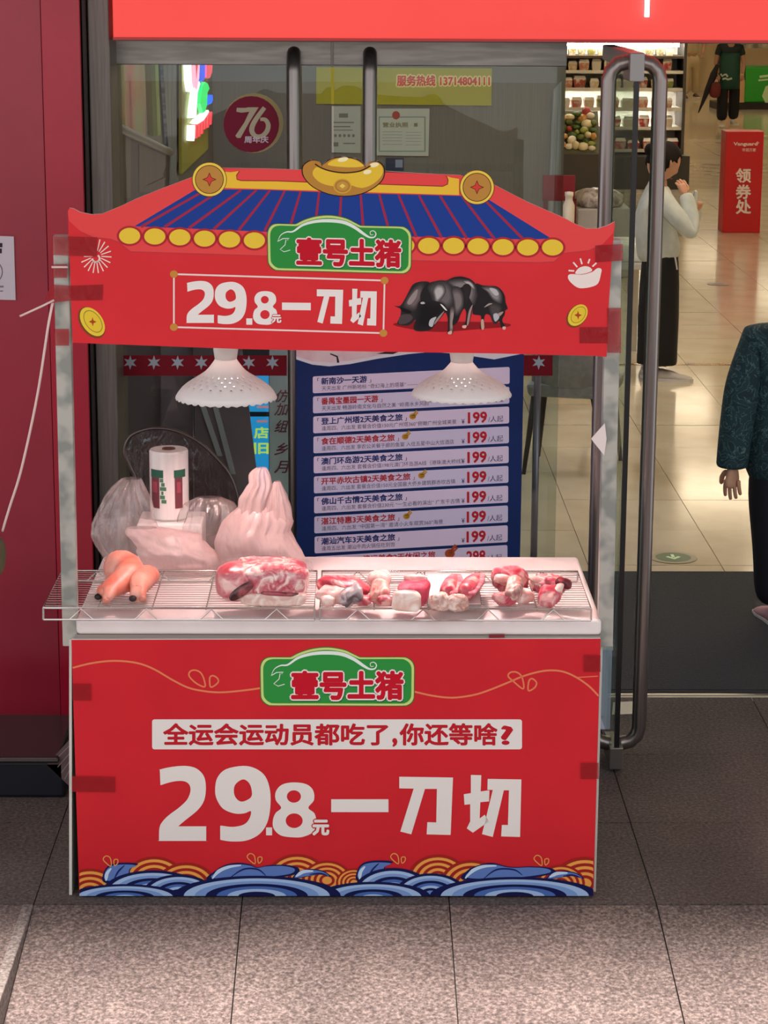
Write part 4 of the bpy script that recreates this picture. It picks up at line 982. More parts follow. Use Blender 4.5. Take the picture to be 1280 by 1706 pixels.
# ------------------------------------------------------------------ round-backed chair behind the counter
Yc = .98
pts = [(226, 800), (218, 780), (208, 755), (212, 735), (225, 722), (255, 714), (292, 718), (330, 736), (361, 764), (383, 792), (396, 830), (400, 870), (300, 900), (235, 860)]
w = cat_rom([onY(x, y, Yc) for x, y in pts], 6, True)
bz = min(p.z for p in w); xc = sum(p.x for p in w) / len(w)
t = thing('round_back_chair', 'dark round-backed chair behind the counter and bag roll', 'chair', (xc, Yc, 0))
MB().prism(w, (0, .006, 0)).build('backrest', film_mat('#2A2024', .62, .2, gloss=.15), t)
MB().tube([p + Vector((0, .003, 0)) for p in w], .0055, 8, True).build('back_rim', mat('#5C5450', .3, .8), t, smooth=True)
MB().lathe([(.02, 0), (.19, 0), (.2, .015), (.2, .03), (.18, .04), (.02, .045)], (xc, Yc + .18, .43), 28).build('seat', mat('#2A2426', .6), t, smooth=True)
for dx in (-.15, .15):
    MB().tube([(xc + dx*.6, Yc + .01, bz + .02), (xc + dx*.8, Yc + .03, .44)], .009, 8).build('back_support', mat('#5C5450', .3, .8), t)
    for dy in (.06, .32): MB().tube([(xc + dx*.8, Yc + dy, .44), (xc + dx*1.1, Yc + dy + (.03 if dy > .2 else -.03), 0)], .011, 8).build('leg', mat('#3A3634', .4, .6), t)

# ------------------------------------------------------------------ tour price banner
BA = onY(494, 760, 1.05); Bn = Vector((math.sin(math.radians(13)), -math.cos(math.radians(13)), 0))
PB = lambda x, y, L: onP(x, y, BA + Bn * (L * STEP), Bn)
bl, br_ = PB(494, 760, 0), PB(870, 760, 0); dirx = (br_ - bl).normalized(); dirx.z = 0; dirx.normalize(); WB = (br_ - bl).dot(dirx)
b0 = Vector((bl.x, bl.y, 0)); ZB1 = PB(560, 470, 0).z
bn = thing('price_banner', 'blue roll-up banner listing tour prices behind the counter', 'banner', tuple(b0 + dirx * WB / 2))
MB().prism([b0 + Vector((0,0,.08)), b0 + dirx*WB + Vector((0,0,.08)), b0 + dirx*WB + Vector((0,0,ZB1)), b0 + Vector((0,0,ZB1))], -Bn * .004).build('sheet', mat('#172E66', .6, hex2='#152A5E', scale=4., spec=.15), bn)
MB().prism([b0 - Bn*.05 + Vector((0,0,0)), b0 + dirx*WB - Bn*.05, b0 + dirx*WB - Bn*.05 + Vector((0,0,.075)), b0 - Bn*.05 + Vector((0,0,.075))], Bn * .10).build('base', mat('#A8A6A4', .35, .8), bn)
MB().tube([b0 + dirx*WB/2 - Bn*.03 + Vector((0,0,.05)), b0 + dirx*WB/2 - Bn*.012 + Vector((0,0,ZB1))], .009, 8).build('support_pole', mat('#8A8886', .35, .8), bn)
MB().prism([b0 - Bn*.008 + Vector((0,0,ZB1)), b0 + dirx*WB - Bn*.008 + Vector((0,0,ZB1)), b0 + dirx*WB - Bn*.008 + Vector((0,0,ZB1+.02)), b0 - Bn*.008 + Vector((0,0,ZB1+.02))], Bn*.016).build('top_rail', mat('#A8A6A4', .35, .8), bn)
P_ = Print(PB)
k7 = lambda x, y: (480 + x/3.2, 580 + y/3.2)
pts = [k7(x, y) for x, y in [(44,60),(130,88),(220,97),(330,85),(470,58),(640,32),(760,20),(900,30),(1100,60),(1248,30),(1248,-200),(44,-200)]]
o = P_.at(1).poly(pts, 0).build('photo_border', '#E4DEE6', bn)
P_.at(2).poly([k7(x, y) for x, y in [(44,45),(130,70),(220,76),(330,66),(470,40),(640,12),(640,-200),(44,-200)]]); P_.mb.build('photo_print', mat('#D9A7B2', .5, hex2='#E8CDD2', scale=9.), o, fix=False); P_.mb = MB()
P_.at(3).line([k7(225, 30), k7(262, 45), k7(268, 78)], [2, 3, 4]).build('photo_mark', '#2A2430', o)
P_.at(3).poly([k7(*p) for p in [(470,30),(560,10),(640,0),(560,32)]]).build('photo_mark', '#2A2430', o)
rows = [('新南沙一天游', 0, 420, '天天出发 广州新地标 “奇幻海上的塔基” ——', 690, None, None),
        ('番禺宝墨园一天游', 1, 480, '天天出发 畅游岭南文化与自然之美 “岭南水乡风韵”', 762, None, '88'),
        ('登上广州塔2天美食之旅', 0, 610, '逢周四、六出发 套餐含价值150元广州塔360°俯瞰广州全城美景', 898, 668, '199'),
        ('食在顺德2天美食之旅', 1, 568, '逢周四、六出发 享农公关餐于廊的鱼宴 入住五星中山大信酒店', 885, 628, '199'),
        ('澳门环岛游2天美食之旅', 0, 610, '逢周四、六出发 套餐含价值198元澳门环岛游A线（港珠澳大桥线）', 930, None, '199'),
        ('开平赤坎古镇2天美食之旅', 1, 652, '逢周四、六出发 套餐含价值150元全国最大侨乡建筑群赤坎古镇', 892, 715, '199'),
        ('佛山千古情2天美食之旅', 0, 610, '逢周四、六出发 套餐含价值230元 “一生必看的演出” 广东千古情', 916, None, '199'),
        ('湛江特惠3天美食之旅', 1, 570, '逢周四、六出发 “中国第一湾” 邀请小火车观赏360°海景', 826, 635, '199'),
        ('潮汕汽车3天美食之旅', 0, 570, '逢周五出发 潮汕牛肉火锅任吃到饱', 570, None, '199'),
        ('清远美食2天休闲之旅', 1, 785, '逢周四、六出发', 420, 866, '298')]
for i, (tt, red, xe, sub, xs, th, pr_) in enumerate(rows):
    lx, rx = 132 + 1.2*i, 1182 - 1.3*i; ly, ry = 151 + 106.7*i, 100 + 105.5*i; hh = 90; sl = (ry - ly) / (rx - lx)
    yy = lambda x, dy: ly + sl * (x - lx) + dy
    pts = []
    for cx, cy, a0 in ((rx-9,9,-90),(rx-9,hh-9,0),(lx+9,hh-9,90),(lx+9,9,180)):
        for k in range(4): a = math.radians(a0 + k*30); X = cx + 9*math.cos(a); pts.append(k7(X, yy(X, cy + 9*math.sin(a))))
    row = P_.at(2).poly(pts).build('price_row', '#E4D2EC' if not red else '#DACEEA', bn)
    hexc = '#B5303A' if red else '#27356F'
    def tx(s, x0, y0, x1, y1, off=.0):
        a, b = k7(x0, yy(x0, y0)), k7(x1, yy(x0, y1)); P_.text(s, a[0], a[1], b[0], b[1], off, sl)
    P_.at(3); x0 = 178 if i < 9 else 400
    tx(tt, x0, 10, xe, 46, .03)
    if i < 9: P_.line([k7(158, yy(158, 26)), k7(158, yy(158, 10)), k7(166, yy(166, 10))], 1.); P_.line([k7(xe+22, yy(xe, 30)), k7(xe+22, yy(xe, 46)), k7(xe+14, yy(xe, 46))], 1.)
    P_.build('title_lettering', hexc, row)
    P_.at(3); tx(sub, 180, 54, xs, 79); P_.build('detail_lettering', '#4A3E58', row)
    if th:
        big = 1.5 if i == 9 else 1.
        u = k7(th, yy(th, 24)); w_ = P_.at(4)
        w_.ell(u[0] - 1, u[1] + 1, 5.5*big, 5.*big).line([(u[0]-1, u[1]), (u[0]+6*big, u[1]-9*big)], 3*big).line([(u[0]+2, u[1]+1), (u[0]+8*big, u[1]-6*big)], 2.2*big)
        w_.build('thumb_icon', '#C9922E' if i < 9 else '#B0502E', row)
        P_.at(5).line([(u[0]-4, u[1]), (u[0]+3, u[1]-1)], 1.).line([(u[0]-3, u[1]+3), (u[0]+3, u[1]+2)], 1.).build('icon_line', '#6E4A20', row)
    if pr_:
        xb = 1062 - 1.2*i
        P_.at(3); tx(pr_, xb - (98 if len(pr_) == 3 else 65), 22, xb, 78, .034); P_.build('price_lettering', '#BF2430', row)
    if i:
        P_.at(3); tx('¥', 926, 55, 942, 80, .01); P_.build('currency_mark', '#3A3A62', row); P_.at(3); tx('/人起', 1070 - i, 46, 1150 - i, 80, .0); P_.build('unit_lettering', '#3A3A62', row)

# ------------------------------------------------------------------ bits around the cart
pts = cat_rom([onY(88, 503, -.012), onY(80, 545, -.01), onY(62, 660, .04), onY(36, 780, .1), onY(16, 845, .15), onY(4, 885, .18)], 8)
st = MB().tube(pts, .0035, 7); st.tube([onY(90, 500, -.02), onY(70, 510, -.025), onY(33, 527, -.03)], .003, 6); st.tube([onY(86, 445, -.02), onY(113, 445, -.022)], .003, 6)
st.build('string', mat('#E3C9C4', .7), smooth=True, label='white string tied to the left cart post and hanging down', cat='string')
pa = onY(4, 885, .18)
t = thing('cloth_bag', 'olive cloth bag at the left picture edge tied to the string', 'bag', (pa.x - .05, .18, pa.z - .14))
blob('sack', (pa.x - .055, .18, pa.z - .07), (.062, .05, .075), mat('#4C4632', .8, hex2='#5A5338', scale=12.), t, .06, 12, .9, seed=3)
MB().lathe([(.02, -.02), (.012, .0), (.02, .02)], (pa.x - .03, .18, pa.z + .0), 14).build('neck', mat('#4C4632', .8), t, smooth=True)
q = [onY(x, y, -.004) for x, y in ((985, 731), (1008, 705), (1011, 731), (1007, 759))]
MB().prism(q, (0, .0008, 0)).build('paper_tag', mat('#E6D8D4', .6), label='white folded paper tag stuck to the right cart post', cat='paper')
# notice on the left wall
t = thing('wall_notice', 'white paper notice on the dark red wall at the left picture edge', 'notice', tuple(onY(-15, 500, WY)))
PN = Print(lambda x, y, L: onY(x, y, WY - .0025 - L * STEP))
MB().prism([onY(x, y, WY - .0022) for x, y in ((-60, 391), (23, 394), (26, 500), (-58, 498))], (0, .0016, 0)).build('sheet', mat('#CFC4CE', .6), t)
PN.at(1).rect(-40, 405, 4, 412).rect(-40, 414, 3, 422).build('heading_print', '#3A3036', t)
PN.at(1).line([(-16 + 20*math.cos(a/10*math.pi), 453 + 20*math.sin(a/10*math.pi)) for a in range(20)], 1.6, 0, True).build('ring_print', '#6E6270', t)
PN.at(1).rect(-40, 476, 6, 479).rect(-40, 484, 5, 486).build('line_print', '#857A86', t)
# platform scale on the floor at the left
c = [onZ(x, 1333) for x in (-60, 122)]; yf = c[0].y; yb = yf + .42; xr_ = onY(118, 1300, yf + .05).x
t = thing('platform_scale', 'low dark platform scale on the paving left of the cart', 'scale', ((c[0].x + xr_) / 2, yf + .2, 0))
zs = onY(50, 1262, yf).z
box('base', (-1.35, yf + .02, .0), (xr_ - .015, yb - .02, zs - .02), mat('#10131F', .5), t, bevel=.01)
box('platform', (-1.36, yf, zs - .02), (xr_ - .03, yb, zs), mat('#3C3436', .16, .6), t, bevel=.006)
box('edge_strip', (-1.36, yf - .002, zs - .012), (xr_ - .032, yf + .003, zs - .004), mat('#8A8280', .3, .8), t)
q = [onY(x, y, yf + .02) for x, y in ((78, 1274), (120, 1228), (128, 1262), (128, 1318), (118, 1312))]
t = thing('printed_card', 'small printed card leaning between the scale and the cart side', 'card', tuple(onY(105, 1312, yf + .02)))
MB().prism(q, (0, .003, 0)).build('card', mat('#6E5557', .6), t)
PN = Print(lambda x, y, L: onY(x, y, yf + .0195 - L * STEP))
for k in range(4): PN.at(1).line([(90 + k*6, 1268 + k*10), (118, 1240 + k*13)], 1.4)
PN.build('print_lines', '#A38E90', t)
q = [onZ(x, y, .004) for x, y in ((1020, 1190), (1071, 1188), (1061, 1168), (1022, 1170))]
MB().prism(q, (0, 0, -.002)).build('paper_sheet', mat('#D8D2C0', .6), label='pale sheet of paper lying on the paving under the open door', cat='paper')
pb = onY(1010, 1160, 1.42)
q = [onY(x, y, 1.42) for x, y in ((998, 805), (1022, 805), (1022, 1160), (985, 1160), (985, 900))]
z0 = onY(1010, 805, 1.42).z; x0, x1 = onY(1000, 900, 1.42).x, onY(1026, 1100, 1.42).x
t = thing('display_box', 'pale blue upright display box behind the cart next to the open door', 'box', ((x0+x1)/2, 1.5, 0))
box('body', (x0 - .004, 1.42, .0), (x1 - .012, 1.5, z0), mat('#C4CDE8', .5), t, bevel=.004)
box('lid', (x0 - .006, 1.415, onY(1010, 1078, 1.42).z - .01), (x1 - .010, 1.505, onY(1010, 1078, 1.42).z + .01), mat('#DCE4EC', .4), t)
# ================================================================== INSIDE THE SHOP
mt = thing('floor_mat', 'dark grey entrance mat lying inside the open doorway', 'mat', (1.8, 2.6, 0))
box('pile', (.1, 1.84, -.003), (2.9, 3.49, .010), mat('#34363A', .95, hex2='#2B2D31', scale=120., bump=.4), mt)
box('edge', (.08, 1.825, -.003), (2.92, 1.842, .007), mat('#2A2A2C', .7), mt)
# floor arrow disc
def disc(px, py, rx, label, arrow):
    c = onZ(px, py); r = rx / (F / (c - CAM).dot(FW))
    t = thing('floor_sign', label, 'floor sign', (c.x, c.y, 0))
    MB().lathe([(.001, .001), (r, .001), (r, .003), (r * .98, .0045), (.001, .0045)], (c.x, c.y, 0), 40).build('plate', mat('#8C8468' if arrow else '#6A6458', .4), t)
    if arrow:
        MB().lathe([(.001, .005), (r * .74, .005), (r * .74, .0055), (.001, .0055)], (c.x, c.y, 0), 40).build('green_field', mat('#2E5A34', .4), t)
        s = r * .42; mb = MB()
        for pts in ([(-.16, 1), (.16, 1), (.16, -.1), (-.16, -.1)], [(-.75, .0), (-.5, .3), (0, -.35), (.5, .3), (.75, 0), (0, -.95)]):
            mb.flat([(c.x + x * s, c.y + y * s, .0062) for x, y in pts])
        mb.build('arrow', mat('#BFE8C0', .4), t)
    else:
        MB().lathe([(.001, .005), (r * .6, .005), (r * .6, .0055), (.001, .0055)], (c.x, c.y, 0), 30).build('dark_field', mat('#4A463E', .4), t)
disc(1122, 930, 40, 'round green floor sign with a pale arrow by the entrance mat', True)
disc(1197, 474, 18, 'small dark round floor sign in the aisle below the red stand', False)

# on the grey back wall
WB_ = 13.0
PW = lambda x, y, L: onY(x, y, WB_ - .012 - L * .0008)
def board(name, label, cat, quad, hexc, thick=.010):
    t = thing(name, label, cat, tuple(onY(quad[3][0], quad[3][1], WB_)))
    MB().prism([onY(x, y, WB_ - .012) for x, y in quad], (0, thick, 0)).build('board', mat(hexc, .5), t)
    return t
t = board('yellow_sign', 'olive yellow sign with red phone number on the grey back wall', 'sign', [(527, 112), (820, 114), (819, 176), (527, 173)], '#B5AE22')
P_ = Print(PW)
P_.at(1).text('服务热线 13714804111', 662, 126, 816, 143, .17).build('lettering_outline', '#FFF0A0', t)
P_.at(2).text('服务热线 13714804111', 662, 126, 816, 143, .04).build('lettering', '#E0402E', t)
t = board('certificate', 'framed business licence with red emblem below the yellow sign', 'certificate', [(627, 181), (716, 181), (714, 260), (627, 259)], '#C9CEC6')
P_.at(1).rect(631, 194, 709.5, 253).build('border_print', '#8FA39C', t); P_.at(2).rect(633, 196, 707, 251).build('paper_print', '#CDD2CA', t)
P_.at(3).ell(660, 192, 6.5, 7).build('emblem', '#B0524A', t)
P_.at(3).text('营业执照', 638, 204, 680, 212, .03).rect(690, 205, 696, 211).build('lettering', '#8C8A6A', t)
for y in (219, 224, 229, 234, 240): P_.at(3).rect(637, y, 670, y + 1.2).rect(676, y + 1, 702, y + 2)
P_.build('text_lines', '#A9B0A9', t)
t = board('certificate', 'narrow white certificate sheet left of the framed licence', 'certificate', [(553, 177), (601, 177), (601, 255), (553, 254)], '#BFC4BC')
P_.at(1).rect(565, 189, 580, 196).rect(556, 203, 590, 205).rect(556, 210, 584, 212).rect(556, 216, 588, 217.5)
for k in range(5): P_.ell(559 + k*7.5, 226, 2.4, 2.6)
P_.rect(556, 237, 564, 244).rect(572, 238, 592, 240).build('text_lines', '#7E837E', t)
t = board('wall_card', 'small navy card on the back wall under the licence', 'card', [(643, 263), (673, 263), (673, 285), (643, 284)], '#2E3A5A')
P_.at(1).rect(659, 266, 671, 279).build('pale_square', '#9AA6C2', t)
q = [onY(x, y, WB_ - .05) for x, y in ((922, 150), (936, 135), (932, 560), (905, 560))]
MB().prism(q, (0, .05, 0)).build('curtain', mat('#9AA4AE', .6, hex2='#7E868E', scale=6., stretch=(20, 1, .3)), label='pale narrow curtain strip at the right end of the grey wall', cat='curtain')

# on the left side wall (plane x = XS), seen through the left leaf
def PX(x, y, L=0): return onX(x, y, XS + .004 + L)
t = thing('stair_balustrade', 'sloping dark wood panelled balustrade behind the left glass door', 'balustrade', tuple(PX(230, 400)))
MB().prism([PX(x, y, .05) for x, y in ((185, 207), (284, 255), (278, 400), (185, 420))], (-.03, 0, 0)).build('panel', mat('#33211D', .45, hex2='#261815', scale=5., stretch=(1, 1, .2)), t)
for a, b in (((197, 222), (218, 330)), ((232, 240), (276, 320))):
    MB().prism([PX(x, y, .055) for x, y in ((a[0], a[1]), (b[0], a[1] + (b[0]-a[0])*.45), (b[0], b[1]), (a[0], b[1]))], (-.004, 0, 0)).build('raised_panel', mat('#422C26', .4, hex2='#54403A', scale=6., stretch=(1, 1, .1)), t)
MB().tube([PX(185, 207, .07), PX(284, 254, .07)], .022, 10).build('handrail', mat('#8A7E76', .3, .4), t)
MB().prism([PX(x, y, .02) for x, y in ((186, 96), (243, 96), (243, 236), (186, 208))], (-.01, 0, 0)).build('reflection_panel', mat('#7E8458', .4, hex2='#A05A4A', scale=2.2, contrast=(.42, .62)), label='blurred yellow green and red reflection painted on a panel above the balustrade', cat='reflection')  # reflected foliage in the glass, put into the colours of a panel
MB().tube([PX(252, 96, .13), PX(257, 224, .13)], .035, 10).build('green_post', mat('#8C9A52', .4), label='slim yellow-green post between the painted reflection and the curtain', cat='post')
MB().prism([PX(x, y, .03) for x, y in ((271, 96), (294, 96), (294, 330), (281, 330), (281, 250))], (-.02, 0, 0)).build('curtain', mat('#8C919C', .5, hex2='#5E626C', scale=5., stretch=(1, 9, .5)), label='grey-blue crumpled curtain left of the yellow panel', cat='curtain')
t = thing('yellow_signboard', 'yellow-olive signboard carrying the glowing neon tubes', 'sign', tuple(PX(325, 290)))
MB().prism([PX(x, y, .03) for x, y in ((303, 96), (347, 96), (347, 248), (303, 290))], (-.02, 0, 0)).build('board', mat('#9C9430', .5), t)
ns = thing('neon_sign', 'glowing red white blue and green neon sign on the yellow panel', 'sign', tuple(PX(335, 240)))
nk = lambda x, y: PX(300 + x/11.77, 100 + y/11.77, .07)
def neon(name, hexc, pts, st): MB().prism([nk(*p) for p in pts], (-.03, 0, 0)).build(name, mat(hexc, .4, emit=st), ns)
neon('white_letter', '#F4F8FF', [(150,40),(220,40),(230,400),(270,630),(200,620),(165,400)], 1.5)
neon('pink_letter', '#FFB0D2', [(272,40),(302,40),(322,420),(362,40),(388,40),(380,340),(330,600),(295,540)], 1.1)
neon('red_letter', '#E23A40', [(304,40),(358,40),(324,360)], .8)
neon('blue_letter', '#3450E0', [(405,40),(490,40),(490,340),(450,430),(420,400)], 1.2)
neon('pink_letter', '#F060B8', [(500,40),(530,40),(525,330),(500,340)], 1.)
neon('red_letter', '#F0505E', [(540,40),(645,40),(630,240),(590,350),(555,360)], 1.)
neon('white_letter', '#E8FFF4', [(380,420),(400,460),(350,640),(320,1140),(225,1140),(240,950),(280,640),(340,600)], 1.5)
neon('green_leaf', '#22D868', [(500,430),(550,470),(580,560),(540,640),(530,880),(500,1000),(450,1040),(430,960),(400,850),(420,640),(450,500)], 1.1)
neon('blue_square', '#1468FF', [(545,720),(640,680),(650,780),(620,850),(535,890)], 1.2)
neon('white_letter', '#F4F8FF', [(220,1275),(300,1275),(295,1500),(280,1590),(210,1580)], 1.5)
neon('white_cap', '#F4F8FF', [(270,1240),(330,1160),(400,1140),(420,1080),(560,980),(570,1020),(470,1180),(340,1260)], 1.5)
for x, a, b in ((345,1275,1540), (402,1245,1510), (457,1205,1450), (512,1120,1360), (570,1070,1330), (622,1020,1270)): neon('red_bar', '#F0444C', [(x-14, a), (x+16, a-8), (x+4, b-10), (x-26, b)], 1.)

# darker things just inside the left leaf, below the sign
Yd = 2.75
t = thing('dark_screen', 'dark plum folding screen standing inside the left glass door', 'screen', tuple(onZ(300, 1090)))
def fold(pa, pb, pc, pd, Y, hexc, dy=.02):
    MB().prism([onY(x, y, Y) for x, y in (pa, pb, pc, pd)], (0, dy, 0)).build('leaf', mat(hexc, .6, hex2='#8A767C', scale=2.), t)
zb_ = 1140
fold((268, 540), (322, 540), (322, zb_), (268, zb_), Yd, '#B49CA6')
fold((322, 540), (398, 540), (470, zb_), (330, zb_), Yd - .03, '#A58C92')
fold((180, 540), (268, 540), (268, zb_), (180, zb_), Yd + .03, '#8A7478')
for a, b in (((328, 660), (362, 760)), ((350, 660), (384, 790))):
    MB().prism([onY(x, y, Yd - .036) for x, y in ((a[0], a[1]), (a[0] + 9, a[1]), (b[0] + 9, b[1]), b)], (0, .004, 0)).build('grey_strap', mat('#D0CCD2', .6), t)
z1 = onY(432, 665, 3.1).z
t = thing('lit_display', 'bright cyan lit display with yellow characters inside the left door', 'display', tuple(onY(432, 1000, 3.1)))
xA, xB = onY(405, 720, 3.1).x, onY(449, 720, 3.1).x
box('case', (xA - .2, 3.11, .0), (xB + .004, 3.2, z1 + .35), mat('#2A3540', .5), t)
PD = Print(lambda x, y, L: onY(x, y, 3.108 - L * .001))
PD.at(0).rect(380, 620, 448, 686).rect(380, 694, 448, 900).build('screen', '#2C9CE0', t, emit=.8)
PD.at(1).text('店', 424, 712, 447, 730, .03).text('旧', 424, 738, 447, 756, .03).build('lettering', '#C8E86A', t, emit=.8)
PD.at(1).rect(428, 676, 448, 680).rect(428, 700, 446, 704).build('pink_bar', '#E49AA6', t, emit=.5)
t = thing('slim_banner', 'slim pale blue banner with red sideways characters beside the door handle', 'banner', tuple(onY(466, 1060, 2.5)))
MB().prism([onY(x, y, 2.5) for x, y in ((449, 560), (484, 560), (480, 1130), (449, 1130))], (0, .005, 0)).build('sheet', mat('#F2F9FF', .5, hex2='#DDEDF8', scale=3.), t)
PS = Print(lambda x, y, L: onY(x, y, 2.499 - L * .0008))
for s_, y in (('仿', 650), ('加', 672), ('组', 700), ('乡', 738), ('月', 768)):
    PS.at(1).text(s_, 457, y, 477, y + 20, .02, slant=.3)
PS.build('lettering', '#A05A68', t)

# slim post, chairs and table
c = onZ(893, 1000)
c = Vector((onY(893, 760, 2.35).x, 2.35, 0))
t = thing('stanchion', 'slim grey steel post behind the glass right of the price banner', 'post', tuple(c))
MB().tube([(c.x, c.y, .01), (c.x, c.y, 1.22)], .013, 12).build('pole', mat('#8A8490', .35, .7), t, smooth=True)
MB().lathe([(.001, 0), (.12, 0), (.12, .012), (.02, .02), (.001, .02)], tuple(c), 28).build('base', mat('#8A8490', .4, .7), t)
def chair(x, y, rz, label, cloth='#8E9294'):
    t = thing('dining_chair', label, 'chair', (x, y, 0), 'grey dining chairs')
    R = Matrix.Rotation(rz, 3, 'Z'); W = lambda p: Vector((x, y, 0)) + R @ Vector(p)
    CL = mat(cloth, .8, hex2='#84888A', scale=30.); LG = mat('#2C2624', .5)
    rings = []
    for k in range(9):
        a = -1.0 + 2.0 * k / 8; rings.append([W((.24 * math.sin(a), .20 * math.cos(a) + o_, z_)) for o_, z_ in ((.0, .46), (.02, .62), (.03, .80), (.005, .82), (-.015, .80), (-.02, .62), (-.03, .46))])
    MB().loft(rings).build('backrest', CL, t, smooth=True)
    MB().hexa([W(p) for p in ((-.22,-.24,.40),(.22,-.24,.40),(.21,.18,.40),(-.21,.18,.40))], [W(p) for p in ((-.23,-.25,.47),(.23,-.25,.47),(.22,.19,.47),(-.22,.19,.47))]).build('seat', CL, t, bevel=.02)
    for sx, sy in ((-1,-1),(1,-1),(1,1),(-1,1)):
        MB().tube([W((sx*.18, sy*.17 - .03, .41)), W((sx*.22, sy*.23 - .03, .0))], [.018, .011], 10).build('leg', LG, t, smooth=True)
    return t
p = onZ(955, 800); chair(p.x + .02, p.y + .28, 2.9, 'grey upholstered chair seen through the glass right of the banner')
p = onZ(1075, 690); chair(p.x - .62, p.y + .2, 2.2, 'grey upholstered chair partly hidden behind the open door handle', '#96928C')
p = onZ(1045, 600)
t = thing('white_table', 'white topped side table behind the open glass door', 'table', (p.x - .2, p.y, 0))
zt_ = onY(1045, 430, p.y).z; px_ = p.x
box('table_top', (px_ - .55, p.y - .3, zt_ - .04), (px_ + .14, p.y + .45, zt_), mat('#E4E2DC', .4), t, bevel=.006)
for dx in (-.5, .09):
    for dy in (-.25, .4): box('leg', (px_ + dx - .02, p.y + dy - .02, 0), (px_ + dx + .02, p.y + dy + .02, zt_ - .04), mat('#C8C4BA', .5), t)
box('folded_cloth', (px_ - .2, p.y - .25, zt_ + .0005), (px_ + .1, p.y + .2, zt_ + .12), mat('#EDECE8', .7, hex2='#D8D6D0', scale=9., bump=.5), bevel=.03, seg=3, label='white folded cloth pile on the side table', cat='cloth')

# red coupon stand
s = onZ(1240, 388); yq = s.y
xa, xb = onY(1206, 330, yq).x, onY(1269, 330, yq).x; zt2 = onY(1240, 219, yq).z
t = thing('coupon_stand', 'tall bright red coupon stand box with white characters in the aisle', 'stand', ((xa+xb)/2, yq + .15, 0))
box('body', (xa, yq, .0), (xb, yq + .3, zt2), mat('#C9181F', .4), t, bevel=.006)
PS = Print(lambda x, y, L: onY(x, y, yq - .002 - L * .002))
for s_, y in (('领', 281), ('券', 308), ('处', 333)): PS.at(1).text(s_, 1227, y, 1251, y + 23, .03)
PS.build('lettering', '#F2E2DC', t)
PS.at(1).text('Vanguard', 1223, 237, 1262, 244, .04).text('华润万家', 1237, 247, 1260, 252.5, .02).build('logo_lettering', '#EBCFC8', t)
PS.at(1).line([(1262, 236), (1265, 238), (1262, 240)], 1.).build('logo_mark', '#EBCFC8', t)

# lit refrigerated shelf
fb = onZ(1040, 312); yS = fb.y + .0
def SX_(x, y): return onY(x, y, yS)
xa, xb = SX_(890, 200).x, SX_(1136, 200).x; zt_ = SX_(1040, 62).z + .35
t = thing('chiller_shelf', 'tall lit refrigerated display shelf full of packed food', 'display shelf', ((xa+xb)/2, yS + .4, 0))
METAL = mat('#5A5450', .5)
box('base', (xa, yS - .25, 0), (xb + .08, yS + .6, SX_(1040, 257).z), mat('#3A3734', .5), t, bevel=.01)
box('back', (xa, yS + .55, .3), (xb, yS + .62, zt_), mat('#E8E6DE', .6), t)
box('side_panel', (xb, yS - .02, .3), (xb + .035, yS + .62, zt_), mat('#4E4844', .5), t)
box('side_panel', (xa - .035, yS - .02, .3), (xa, yS + .62, zt_), mat('#4E4844', .5), t)
box('canopy', (xa, yS - .02, zt_ - .06), (xb, yS + .62, zt_), mat('#8A847C', .5), t)
zs_ = [SX_(1040, y).z for y in (249, 212, 180, 147, 118)]
for k, z in enumerate(zs_):
    box('shelf_board', (xa, yS + .02, z - .035), (xb, yS + .55, z), mat('#D6D2C8', .5), t)
    box('price_rail', (xa, yS + .0, z - .03), (xb, yS + .02, z + .005), mat('#E6E2D6', .5), t)
for y in (76, 188, 155, 125, 218):
    z = SX_(1040, y).z
    box('light_tube', (xa + .05, yS + (.30 if y > 80 else .04), z + (.02 if y > 80 else -.01)), (xb - .05, yS + (.33 if y > 80 else .07), z + (.04 if y > 80 else .03)), mat('#FFF9EC', .4, emit=45.), t)
cols = ['#B9403A', '#D8B25A', '#C9705A', '#E8DFC8', '#8C9A4A', '#C84A50', '#E0C8A0', '#A8503C', '#EFE6D6', '#D08A6A']
cn = dict(zip(cols + ['#B4303A', '#C24A48', '#C86A60', '#E3D6C8'], ['red', 'yellow', 'terracotta', 'cream', 'olive', 'crimson', 'tan', 'brown', 'white', 'orange', 'deep red', 'coral red', 'pink', 'pale']))
names = ['bottom', 'second', 'middle', 'fourth', 'top']
tray = {}
def pack(x, y, z, w, d, h, hexc, label, group, lid=True):
    t2 = thing('food_pack', label, 'food pack', (x, y, z), group)
    M = mat(hexc, .35, hex2='#E9E0D0', scale=18., contrast=(.45, .7)); a, b, e = w/2, d/2, .82
    MB().hexa([(x-a*e, y-b*e, z), (x+a*e, y-b*e, z), (x+a*e, y+b*e, z), (x-a*e, y+b*e, z)], [(x-a, y-b, z+h*.7), (x+a, y-b, z+h*.7), (x+a, y+b, z+h*.7), (x-a, y+b, z+h*.7)]).build('tray', M, t2)
    if lid: MB().hexa([(x-a, y-b, z+h*.7), (x+a, y-b, z+h*.7), (x+a, y+b, z+h*.7), (x-a, y+b, z+h*.7)], [(x-a*.8, y-b*.8, z+h), (x+a*.8, y-b*.8, z+h), (x+a*.8, y+b*.8, z+h), (x-a*.8, y+b*.8, z+h)]).build('cover', mat('#EDE8DC', .25), t2)
random.seed(11)
